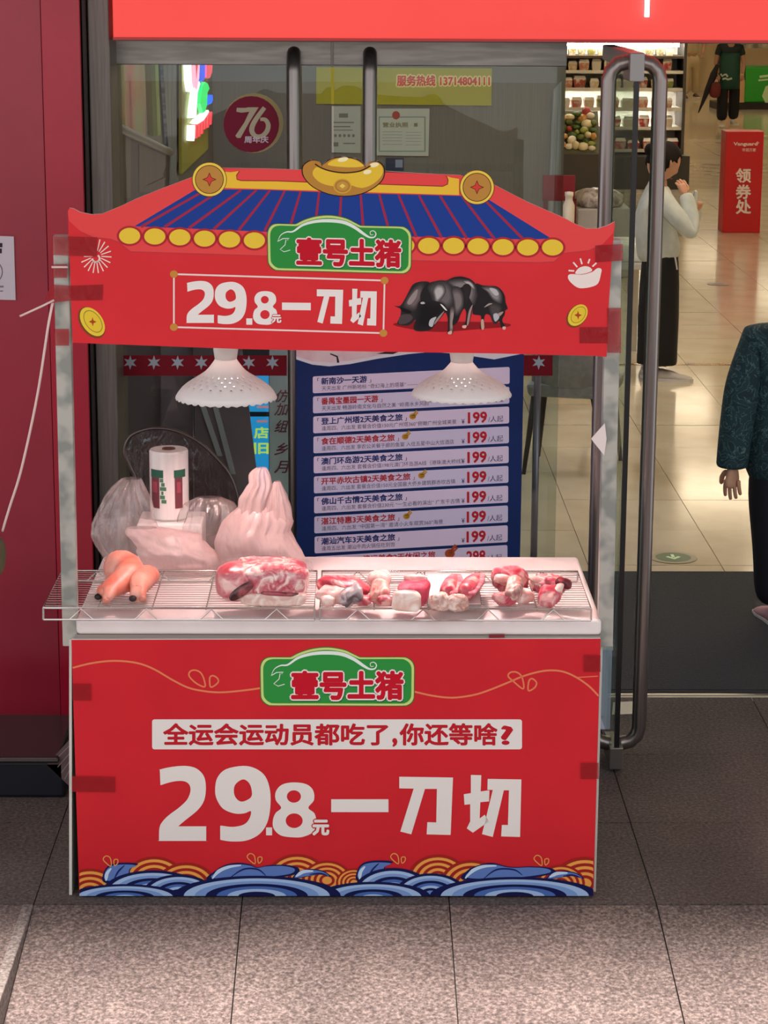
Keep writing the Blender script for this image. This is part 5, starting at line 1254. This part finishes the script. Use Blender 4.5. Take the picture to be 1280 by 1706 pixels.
for k, z in enumerate(zs_):
    x = xa + .12
    while x < xb - .08:
        w = random.uniform(.10, .15)
        hexc = random.choice(cols if k not in (0, 1) else ['#B4303A', '#C24A48', '#C86A60', '#E3D6C8'])
        pack(x, yS + .17, z + .001, w, .2, random.uniform(.10, .145), hexc, '%s packed food tray on the %s board of the lit chiller shelf' % (cn[hexc], names[k]), 'food trays on the %s chiller board' % names[k])
        x += w + .025
zz = SX_(1040, 93).z
box('shelf_board', (xa, yS + .02, zz - .03), (xb, yS + .55, zz), mat('#6A5A4E', .5), t)
x = xa + .1
while x < xb - .06:
    pack(x, yS + .15, zz + .001, .09, .15, .1, random.choice(['#8C8440', '#C8B46A', '#6A6A3A', '#D8CFA8']), 'small boxed food on the uppermost dark chiller ledge', 'boxes on the uppermost chiller ledge', False); x += .115
# produce heap in front at the left
yP = yS - .75; pz = onY(960, 256, yP).z
xa2, xb2 = onY(900, 250, yP).x, onY(1001, 250, yP).x
t = thing('produce_bin', 'dark produce bin heaped with vegetables beside the chiller shelf', 'bin', ((xa2+xb2)/2, yP + .2, 0))
box('bin', (xa2, yP, 0), (xb2, yP + .42, pz), mat('#4A4642', .5), t, bevel=.01)
MB().hexa([(xa2, yP + .01, pz), (xb2, yP + .01, pz), (xb2, yP + .42, pz), (xa2, yP + .42, pz)], [(xa2, yP + .01, pz + .005), (xb2, yP + .01, pz + .005), (xb2, yP + .42, pz + .46), (xa2, yP + .42, pz + .46)]).build('sloped_bed', mat('#5A5A3E', .6), t)
random.seed(3)
pc = ['#6E7A36', '#A8B25A', '#C87A4A', '#B04038', '#E2D3A8', '#4F6A2E', '#D8A05A', '#F0E6D0']
vn = dict(zip(pc, ['olive green', 'pale green', 'orange', 'red', 'cream', 'dark green', 'amber', 'white']))
placed = []
for i in range(400):
    u, v = random.random(), random.random()
    x = xa2 + .06 + u * (xb2 - xa2 - .12); y = yP + .05 + v * .3; z = pz + .05 + v * .40 + random.uniform(-.01, .03)
    s_ = random.uniform(.045, .075)
    if any((Vector((x, y, z)) - o_).length < (s_ + r_) * .58 for o_, r_ in placed): continue
    placed.append((Vector((x, y, z)), s_))
    hc = random.choice(pc); blob('vegetable', (x, y, z), (s_, s_ * random.uniform(.6, 1), s_ * random.uniform(.5, .9)), mat(hc, .5), None, .2, 12, 1, (0, 0, random.random() * 3), 2, i, label=vn[hc] + ' vegetable in the heap on the dark produce bin', cat='vegetable', group='vegetables on the produce bin')
# things low at the left of the open door
yq2 = 12.2
t = thing('red_stool', 'dark red plastic chair back just left of the open door', 'chair', tuple(onZ(948, 480)))
def rq(x0, y0, x1, y1, Y, name, hexc, d=.03, par=None): 
    a, b = onY(x0, y0, Y), onY(x1, y1, Y); return box(name, (a.x, Y, b.z), (b.x, Y + d, a.z), mat(hexc, .5), par, bevel=.004)
yq2 = onZ(948, 480).y
rq(905, 292, 958, 335, yq2, 'backrest', '#7E1022', .03, t)
a = onY(905, 335, yq2); b = onY(960, 385, yq2)
box('seat', (a.x, yq2 - .38, .42), (b.x, yq2 + .03, .45), mat('#7E1022', .5), t)
for x in (a.x + .02, b.x - .02):
    box('leg', (x - .018, yq2, 0), (x + .018, yq2 + .03, a.z + .02), mat('#6A0E1E', .5), t); box('leg', (x - .018, yq2 - .37, 0), (x + .018, yq2 - .34, .42), mat('#6A0E1E', .5), t)
bx = onY(948, 345, yq2 - .2).x
MB().lathe([(.001, 0), (.045, 0), (.047, .03), (.047, .24), (.03, .28), (.03, .31), (.034, .312), (.034, .345), (.001, .35)], (bx, yq2 - .2, .451), 20).build('bottle', mat('#E4DED2', .4), smooth=True, label='white bottle with a cap on the dark red chair', cat='bottle')
yq3 = onZ(975, 470).y
t = thing('wrapped_crate', 'low grey crate of film-wrapped goods behind the red chair', 'crate', tuple(onZ(975, 470)))
a, b = onY(960, 316, yq3 + .5), onY(1000, 470, yq3 + .5)
box('crate', (a.x, yq3 + .3, 0), (a.x + .45, yq3 + .8, onY(970, 348, yq3 + .3).z), mat('#B9B4B2', .4), t, bevel=.01)
blob('wrapped_goods', (a.x + .2, yq3 + .55, onY(970, 348, yq3 + .3).z + .06), (.2, .2, .09), mat('#8C7E7E', .3, hex2='#D8D0CC', scale=14., bump=.6), t, .2, 9, .8, seed=4)

# far right: green promotion stand with cartons
g = onZ(1262, 182); yG = g.y
xa, xb = onY(1240, 150, yG).x, onY(1300, 150, yG).x; zg = onY(1260, 112, yG).z
t = thing('green_stand', 'bright green promotion stand at the right end of the aisle', 'stand', ((xa+xb)/2, yG + .4, 0))
box('plinth', (xa - .5, yG - .04, 0), (xb, yG + .9, .12), mat('#2A2420', .6), t)
box('body', (xa + .02, yG, .121), (xb, yG + .85, zg), mat('#2EA32C', .5), t, bevel=.02)
PG = Print(lambda x, y, L: onY(x, y, yG - .01 - L * .004))
PG.at(0).line([(1266, 128), (1282, 126)], 4).line([(1264, 134), (1284, 132)], 3).poly([(1270, 160), (1276, 144), (1290, 138), (1290, 168), (1276, 172)]).build('pale_print', '#CFE8B0', t)
xc_ = onY(1204, 150, yG).x
for k, (w_, z0_, h_) in enumerate(((.42, .121, .42), (.40, .545, .3), (.36, .85, .26))):
    c_ = thing('carton', ['brown carton at the bottom of the stack by the green stand', 'brown carton in the middle of the stack by the green stand', 'brown carton on top of the stack by the green stand'][k], 'carton', (xc_ + .2, yG + .3, z0_), 'cartons by the green stand')
    box('box', (xc_, yG + .02, z0_), (xc_ + w_, yG + .5, z0_ + h_ - .004), mat(['#C8A070', '#D2B080', '#BE9464'][k], .7), c_, bevel=.006)
    box('label', (xc_ + .1, yG + .012, z0_ + .08), (xc_ + .22, yG + .02, z0_ + .2), mat('#B9503C', .6), c_)
box('goods_tray', (xc_, yG + .02, 1.115), (xa + 1.2, yG + .6, 1.20), mat('#5E5A4A', .5, hex2='#B9A88A', scale=6.), label='tray of mixed goods on top of the carton stack', cat='tray', bevel=.01)

# ================================================================== PEOPLE
HAIR = mat('#120D0C', .7, hex2='#1C1412', scale=30., stretch=(1, 1, .2), spec=.2); SKINM = mat('#D9A68A', .5, hex2='#D29E80', scale=12.)
def head(c, r, face, parent, hair_len='short', M=SKINM, tilt=0.):
    """c centre of head, r half-height, face: unit vector looked along"""
    fx = Vector(face).normalized(); sx = fx.cross(Vector((0, 0, 1))).normalized(); ux = sx.cross(fx).normalized()
    bm = bmesh.new(); bmesh.ops.create_icosphere(bm, subdivisions=4, radius=1)
    for v in bm.verts:
        d = v.co.copy()      # local: x side, y forward, z up
        w = .74 - .16 * max(0, -d.z) ** 1.5; dp = .86
        x, y, z = d.x * w, d.y * dp, d.z
        if d.y > 0:
            y *= 1 - .10 * abs(d.z); 
            nz = math.exp(-((d.x/.14)**2 + ((d.z + .08)/.22)**2)); y += .17 * nz
            for s_ in (-1, 1): y -= .07 * math.exp(-(((d.x - s_*.34)/.14)**2 + ((d.z - .08)/.1)**2))
            y += .04 * math.exp(-((d.x/.2)**2 + ((d.z + .48)/.08)**2)); y += .05 * math.exp(-((d.x/.2)**2 + ((d.z + .82)/.16)**2))
        v.co = Vector(c) + (sx * x + fx * y + ux * z) * r
    for f_ in bm.faces: f_.smooth = True
    me = bpy.data.meshes.new('head'); bm.to_mesh(me); bm.free(); me.materials.append(M); h = link('head', me, parent)
    for s_ in (-1, 1):
        blob('ear', Vector(c) + (sx * .73 * s_ - fx * .05 - ux * .05) * r, (.08*r, .14*r, .22*r), M, h, .05, sub=2)
        blob('eye', Vector(c) + (sx * .29 * s_ + fx * .70 + ux * .06) * r, (.10*r, .06*r, .05*r), mat('#1A1414', .3), h, 0, sub=2)
    MB().tube([Vector(c) + (sx * -.16 + fx * .80 - ux * .50) * r, Vector(c) + (fx * .86 - ux * .49) * r, Vector(c) + (sx * .16 + fx * .80 - ux * .50) * r], .035 * r, 6).build('mouth', mat('#9A4E46', .5), h)
    bm = bmesh.new(); bmesh.ops.create_icosphere(bm, subdivisions=4, radius=1)
    dl = []
    for v in bm.verts:
        d = v.co.copy()
        if d.y > .38 + .25 * max(0, .25 - d.z) and d.z < .52 or d.z < -.55 or (d.z < .1 and d.y > .05): dl.append(v)
        n = 1 + .03 * noise.noise(d * 5)
        v.co = Vector(c) + (sx * d.x * .82 * n + fx * (d.y * .93 - .03) + ux * (d.z * 1.06 + .01) * n) * r
    bmesh.ops.delete(bm, geom=dl, context='VERTS')
    for f_ in bm.faces: f_.smooth = True
    me = bpy.data.meshes.new('hair'); bm.to_mesh(me); bm.free(); me.materials.append(HAIR); hr = link('hair', me, parent)
    sd = hr.modifiers.new('solid', 'SOLIDIFY'); sd.thickness = .05 * r
    if hair_len == 'bun': blob('bun', Vector(c) + (fx * -1.0 + ux * .12) * r, (.34*r, .34*r, .34*r), HAIR, hr, .08, 20, sub=3)
    return h
def hand(wrist, d, palm_n, M, parent, L=.16, curl=.35, spread=.1):
    """palm and five bent fingers; d points from wrist to fingertips, palm_n out of the palm"""
    d = Vector(d).normalized(); n = Vector(palm_n); n = (n - d * n.dot(d)).normalized(); s_ = d.cross(n).normalized(); w = Vector(wrist)
    ch = [[(w, .022, .018), (w + d * L * .26, .040, .020), (w + d * L * .44, .042, .019), (w + d * L * .54, .038, .016)]]
    o = skin('hand', ch, M, parent, 2)
    for k, (off, ln) in enumerate(((-.026, .38), (-.009, .45), (.009, .42), (.025, .33))):
        p0 = w + d * L * .34 + s_ * off; dd = (d + s_ * off * spread * 30).normalized()
        p1 = p0 + dd * ln * L * .45; q1 = (dd + n * curl).normalized(); p2 = p1 + q1 * ln * L * .35; q2 = (dd + n * curl * 2.2).normalized(); p3 = p2 + q2 * ln * L * .28
        skin('finger', [[(p0, .0095), (p1, .0088), (p2, .0082), (p3, .007)]], M, o, 1)
    p0 = w + d * L * .16 - s_ * .022; dd = (d * .75 - s_ * .65 + n * .35).normalized(); p1 = p0 + dd * L * .22; p2 = p1 + (d * .9 - s_ * .2 + n * .4).normalized() * L * .2
    skin('thumb', [[(p0, .012), (p1, .0105), (p2, .0085)]], M, o, 1)
    return o
def ring(c, rx, ry, n=24, wob=0., seed=0):
    return [Vector((c[0] + rx * math.cos(a) * (1 + wob * math.sin(a * 6 + seed)), c[1] + ry * math.sin(a) * (1 + wob * math.sin(a * 6 + seed)), c[2])) for a in [2 * math.pi * k / n for k in range(n)]]
def shoe(p, fwd, M, parent, sole, L=.25, h=.08):
    f_ = Vector(fwd); f_.z = 0; f_.normalize(); s_ = Vector((-f_.y, f_.x, 0)); rg = []
    for u, w, t_ in ((-.30, .028, .05), (-.26, .038, .085), (-.1, .04, .10), (.1, .042, .085), (.35, .05, .06), (.55, .048, .048), (.66, .03, .035), (.70, .012, .02)):
        c_ = Vector(p) + f_ * u * L; rg.append([c_ + s_ * (w * math.cos(a)) + Vector((0, 0, max(.012, (t_ * .5 + t_ * .5 * math.sin(a)) * h / .1 ))) for a in [2*math.pi*k/14 for k in range(14)]])
    o = MB().loft(rg).build('shoe', M, parent, smooth=True)
    rg = []
    for u, w in ((-.31, .03), (-.2, .042), (.1, .044), (.4, .053), (.6, .046), (.71, .016)): 
        c_ = Vector(p) + f_ * u * L; rg.append([c_ + s_ * w, c_ - s_ * w, c_ - s_ * w + Vector((0, 0, .02)), c_ + s_ * w + Vector((0, 0, .02))])
    MB().loft(rg).build('sole', sole, o)
    return o

# --- woman in white shirt and long black skirt
w0 = onZ(1108, 634); bx, by = w0.x, w0.y + .05
W = lambda x, y, z: Vector((bx + x, by + y, z))
t = thing('person', 'person in white shirt and long black skirt with head bowed over a phone', 'person', (bx, by, 0))
SH = mat('#D4DAD6', .75, hex2='#C2C9C6', scale=7., bump=.5); SK = mat('#101014', .8)
skin('body', [[(W(-.05, .02, .80), .08, .08), (W(-.09, .02, .95), .09, .08), (W(-.11, .02, 1.10), .10, .09), (W(-.085, .01, 1.20), .06, .06), (W(-.045, .01, 1.28), .055, .055)],
              [0, (W(-.05, .05, .45), .05), (W(-.05, .06, .08), .035)], [0, (W(-.03, -.04, .45), .05), (W(.0, -.05, .08), .035)]], SKINM, t, 1)
skin('shirt', [[(W(-.045, .02, .72), .145, .16), (W(-.06, .02, .86), .150, .15), (W(-.11, .02, 1.05), .15, .13), (W(-.11, .02, 1.16), .125, .12), (W(-.085, .01, 1.235), .06, .055)],
               [3, (W(-.06, -.15, 1.14), .068), (W(.03, -.20, 1.03), .062), (W(.125, -.20, .93), .052), (W(.12, -.17, 1.02), .054), (W(.09, -.125, 1.14), .050), (W(.08, -.11, 1.185), .046)],
               [3, (W(-.04, .19, 1.14), .066), (W(.06, .20, 1.02), .06), (W(.16, .14, .96), .05), (W(.17, .06, 1.05), .046), (W(.17, .05, 1.085), .042)]], SH, t, 2)
rg = [ring(W(-.045, .02, z), rx, ry, 28, wb) for z, rx, ry, wb in ((.83, .105, .11, 0), (.74, .115, .13, .0), (.60, .125, .15, .02), (.40, .130, .16, .03), (.20, .128, .165, .04), (.105, .128, .165, .05))]
MB().loft(rg).build('skirt', SK, t, smooth=True)
MB().tube([W(.03, -.105, .79), W(.045, -.115, .71)], .006, 6).build('tie_end', mat('#D8D2CC', .6), t)
head(W(-.045, 0, 1.365), .122, (.78, .35, -.52), t, 'bun')
hand(W(.078, -.105, 1.165), (-.25, .25, .9), (-.4, .8, .2), SKINM, t, .15, .7)
hand(W(.17, .05, 1.05), (.0, -.5, .8), (-.8, -.1, .3), SKINM, t, .15, .6)
shoe(W(.0, -.06, .0), (1, -.15, 0), mat('#C9C2BC', .6), t, mat('#DAD4CE', .6)); shoe(W(-.07, .07, .0), (1, .1, 0), mat('#C9C2BC', .6), t, mat('#DAD4CE', .6))
q = thing('phone', 'pale phone held up to the face of the person in white', 'phone', tuple(W(.13, -.02, 1.06)))
MB().hexa([W(.13, -.055, 1.06), W(.165, -.055, 1.05), W(.17, .02, 1.05), W(.135, .02, 1.06)], [W(.15, -.055, 1.19), W(.162, -.055, 1.19), W(.166, .02, 1.19), W(.154, .02, 1.19)]).build('case', mat('#C8CCC8', .4), q, bevel=.004)
MB().hexa([W(.127, -.05, 1.07), W(.129, -.05, 1.07), W(.134, .015, 1.07), W(.132, .015, 1.07)], [W(.146, -.05, 1.185), W(.148, -.05, 1.185), W(.152, .015, 1.185), W(.150, .015, 1.185)]).build('screen', mat('#9FB2BC', .2), q)

# --- person in teal patterned blouse at the right edge
def teal():
    M = bpy.data.materials.new('m_teal'); M.use_nodes = True; nt = M.node_tree; b = nt.nodes['Principled BSDF']; b.inputs['Roughness'].default_value = .8
    tc = nt.nodes.new('ShaderNodeTexCoord'); n = nt.nodes.new('ShaderNodeTexNoise'); n.inputs['Scale'].default_value = 13; n.inputs['Distortion'].default_value = 3.2; n.inputs['Detail'].default_value = 2
    r = nt.nodes.new('ShaderNodeValToRGB'); e = r.color_ramp.elements; e[0].position = .44; e[0].color = lin('#17323A'); e[1].position = .56; e[1].color = lin('#1C3A42')
    for p_, c_ in ((.48, '#24464C'), (.50, '#5E7C7C'), (.52, '#24464C')): k = e.new(p_); k.color = lin(c_)
    nt.links.new(tc.outputs['Object'], n.inputs['Vector']); nt.links.new(n.outputs['Fac'], r.inputs[0]); nt.links.new(r.outputs[0], b.inputs['Base Color'])
    return M
f0 = onZ(1302, 1040); tx_, ty_ = f0.x + .02, f0.y
W = lambda x, y, z: Vector((tx_ + x, ty_ + y, z))
t = thing('person', 'person in teal patterned blouse and navy trousers at the right picture edge', 'person', (tx_, ty_, 0))
skin('body', [[(W(0, 0, .78), .14, .10), (W(0, 0, .95), .13, .09), (W(0, 0, 1.10), .14, .10), (W(0, 0, 1.20), .06, .06), (W(0, -.01, 1.28), .05, .05)],
              [0, (W(-.08, 0, .70), .06), (W(-.065, -.02, .40), .04), (W(-.05, .0, .07), .035)], [0, (W(.09, 0, .70), .06), (W(.09, .03, .40), .04), (W(.09, .06, .07), .035)]], SKINM, t, 1)
skin('blouse', [[(W(0, 0, .53), .225, .16), (W(0, 0, .74), .215, .155), (W(0, 0, .98), .20, .145), (W(0, 0, 1.12), .17, .13), (W(0, 0, 1.20), .075, .07)],
                [3, (W(-.165, 0, 1.13), .085), (W(-.215, -.03, .98), .078), (W(-.240, -.05, .80), .070), (W(-.252, -.06, .66), .066), (W(-.252, -.06, .645), .064)],
                [3, (W(.165, 0, 1.13), .085), (W(.215, .01, .98), .078), (W(.240, .0, .80), .070), (W(.252, .0, .66), .066), (W(.252, .0, .645), .064)]], teal(), t, 2)
skin('trousers', [[(W(0, 0, .74), .15, .11), (W(0, 0, .64), .13, .11)], [1, (W(-.085, 0, .56), .12, .12), (W(-.065, -.02, .35), .095, .095), (W(-.05, .0, .07), .085, .085)], [1, (W(.095, 0, .56), .10, .10), (W(.095, .03, .35), .078), (W(.09, .06, .09), .066)]], mat('#12131F', .8), t, 2)
hand(W(-.250, -.06, .665), (.02, -.02, -1), (.45, .85, 0), SKINM, t, .185, .28)
hand(W(.250, .0, .665), (.02, -.02, -1), (-.9, .2, 0), SKINM, t, .165, .3)
head(W(0, -.02, 1.40), .12, (0, 1, -.1), t)
shoe(W(-.045, .0, 0), (-.15, 1, 0), mat('#B98A92', .7), t, mat('#D2CCCC', .6)); shoe(W(.09, .06, 0), (.15, 1, 0), mat('#B98A92', .7), t, mat('#D2CCCC', .6))

# --- far walkers
def walker(px, py, label, top, legs, vest=None, Hs=1.62, stride=.12, shoes='#D0C8B8', sleeves=None):
    f0 = onZ(px, py); x0_, y0_ = f0.x, f0.y; k = Hs / 1.62
    W = lambda x, y, z: Vector((x0_ + x * k, y0_ + y * k, z * k))
    t = thing('person', label, 'person', (x0_, y0_, 0))
    SM = mat('#B98A6C', .6)
    skin('body', [[(W(0, 0, .90), .12, .09), (W(0, 0, 1.08), .11, .085), (W(0, 0, 1.25), .13, .09), (W(0, 0, 1.37), .055, .055), (W(0, 0, 1.44), .048, .048)],
                  [2, (W(-.18, 0, 1.28), .05), (W(-.23, -.02, 1.05), .042), (W(-.20, -.10, .86), .034)], [2, (W(.18, 0, 1.28), .05), (W(.23, -.02, 1.05), .042), (W(.20, -.10, .86), .034)],
                  [0, (W(-.09, 0, .5), .035), (W(-.09, -.02, .08), .03)], [0, (W(.10, stride * .4, .5), .035), (W(.11, stride, .10), .03)]], SM, t, 1)
    skin('top', [[(W(0, 0, .80), .155, .11), (W(0, 0, .98), .15, .11), (W(0, 0, 1.18), .16, .115), (W(0, 0, 1.30), .13, .1), (W(0, 0, 1.375), .065, .06)],
                 [3, (W(-.17, 0, 1.29), .068), (W(-.21, -.01, 1.14), .06)], [3, (W(.17, 0, 1.29), .068), (W(.21, -.01, 1.14), .06)]], mat(top, .8), t, 1)
    if vest: MB().loft([ring(W(0, 0, z), rx * k, ry * k, 20) for z, rx, ry in ((.62, .185, .135), (.85, .18, .135), (1.08, .178, .132), (1.20, .165, .128))]).build('vest', mat(vest, .7), t, smooth=True)
    skin('trousers', [[(W(0, 0, .92), .14, .10), (W(0, 0, .80), .13, .1)], [1, (W(-.10, 0, .66), .105), (W(-.10, -.02, .4), .10), (W(-.10, -.02, .08), .10)], [1, (W(.10, .02, .66), .105), (W(.11, stride * .6, .4), .10), (W(.11, stride, .10), .10)]], mat(legs, .8), t, 1)
    head(W(0, -.02, 1.545), .115 * k, (0, -1, -.1), t)
    for s_ in (-1, 1): hand(W(.20 * s_, -.10, .85), (0, -.3, -1), (-s_, 0, 0), SM, t, .15, .5)
    shoe(W(-.10, -.05, 0), (-.1, -1, 0), mat(shoes, .6), t, mat('#E0DAD0', .6)); shoe(W(.11, stride - .05, .03), (.2, -1, 0), mat(shoes, .6), t, mat('#E0DAD0', .6))
    return t, W, y0_
t, W, yv = walker(1212, 211, 'person in dark green vest and black trousers walking up the far aisle', '#1E2A28', '#0E0E10', '#1C4A3C')
PV = Print(lambda x, y, L: onY(x, y, yv - .16 - L * .004))
PV.at(0).line([(1201, 123), (1204, 127), (1207, 124.5), (1210, 124), (1213, 128)], 3.2).build('vest_print', '#B9C4B0', t)
PV.at(0).line([(1204, 132), (1209, 130.5), (1213, 132.5), (1220, 130.5)], 3.2).build('vest_print', '#B9C4B0', t)
u0, u1 = onY(1196, 108, yv - .1), onY(1164, 188, yv - .12)
t = thing('umbrella', 'dark folded umbrella carried by the person in the green vest', 'umbrella', tuple(u1))
MB().tube([u0, u0.lerp(u1, .2), u0.lerp(u1, .5), u0.lerp(u1, .85), u1], [.03, .06, .05, .022, .008], 10).build('canopy', mat('#1A1418', .7), t, smooth=True)
MB().tube([u0, u0 + (u0 - u1) * .12], .012, 8).build('grip', mat('#3A2A22', .5), t)
c_ = onY(1192, 150, yv - .12)
t = thing('shoulder_bag', 'dark red bag at the hip of the person in the green vest', 'bag', tuple(c_))
blob('bag_body', c_, (.09, .06, .13), mat('#6E1E1C', .6), t, .08, 9, .7, seed=2)
MB().tube([c_ + Vector((-.05, 0, .1)), c_ + Vector((0, 0, .34)), c_ + Vector((.06, 0, .1))], .01, 6).build('strap', mat('#5A1816', .6), t)
walker(1150, 165, 'person in beige trousers standing at the far end of the aisle', '#C8B48C', '#C2AC84', None, 1.66, .05, '#4A3424')
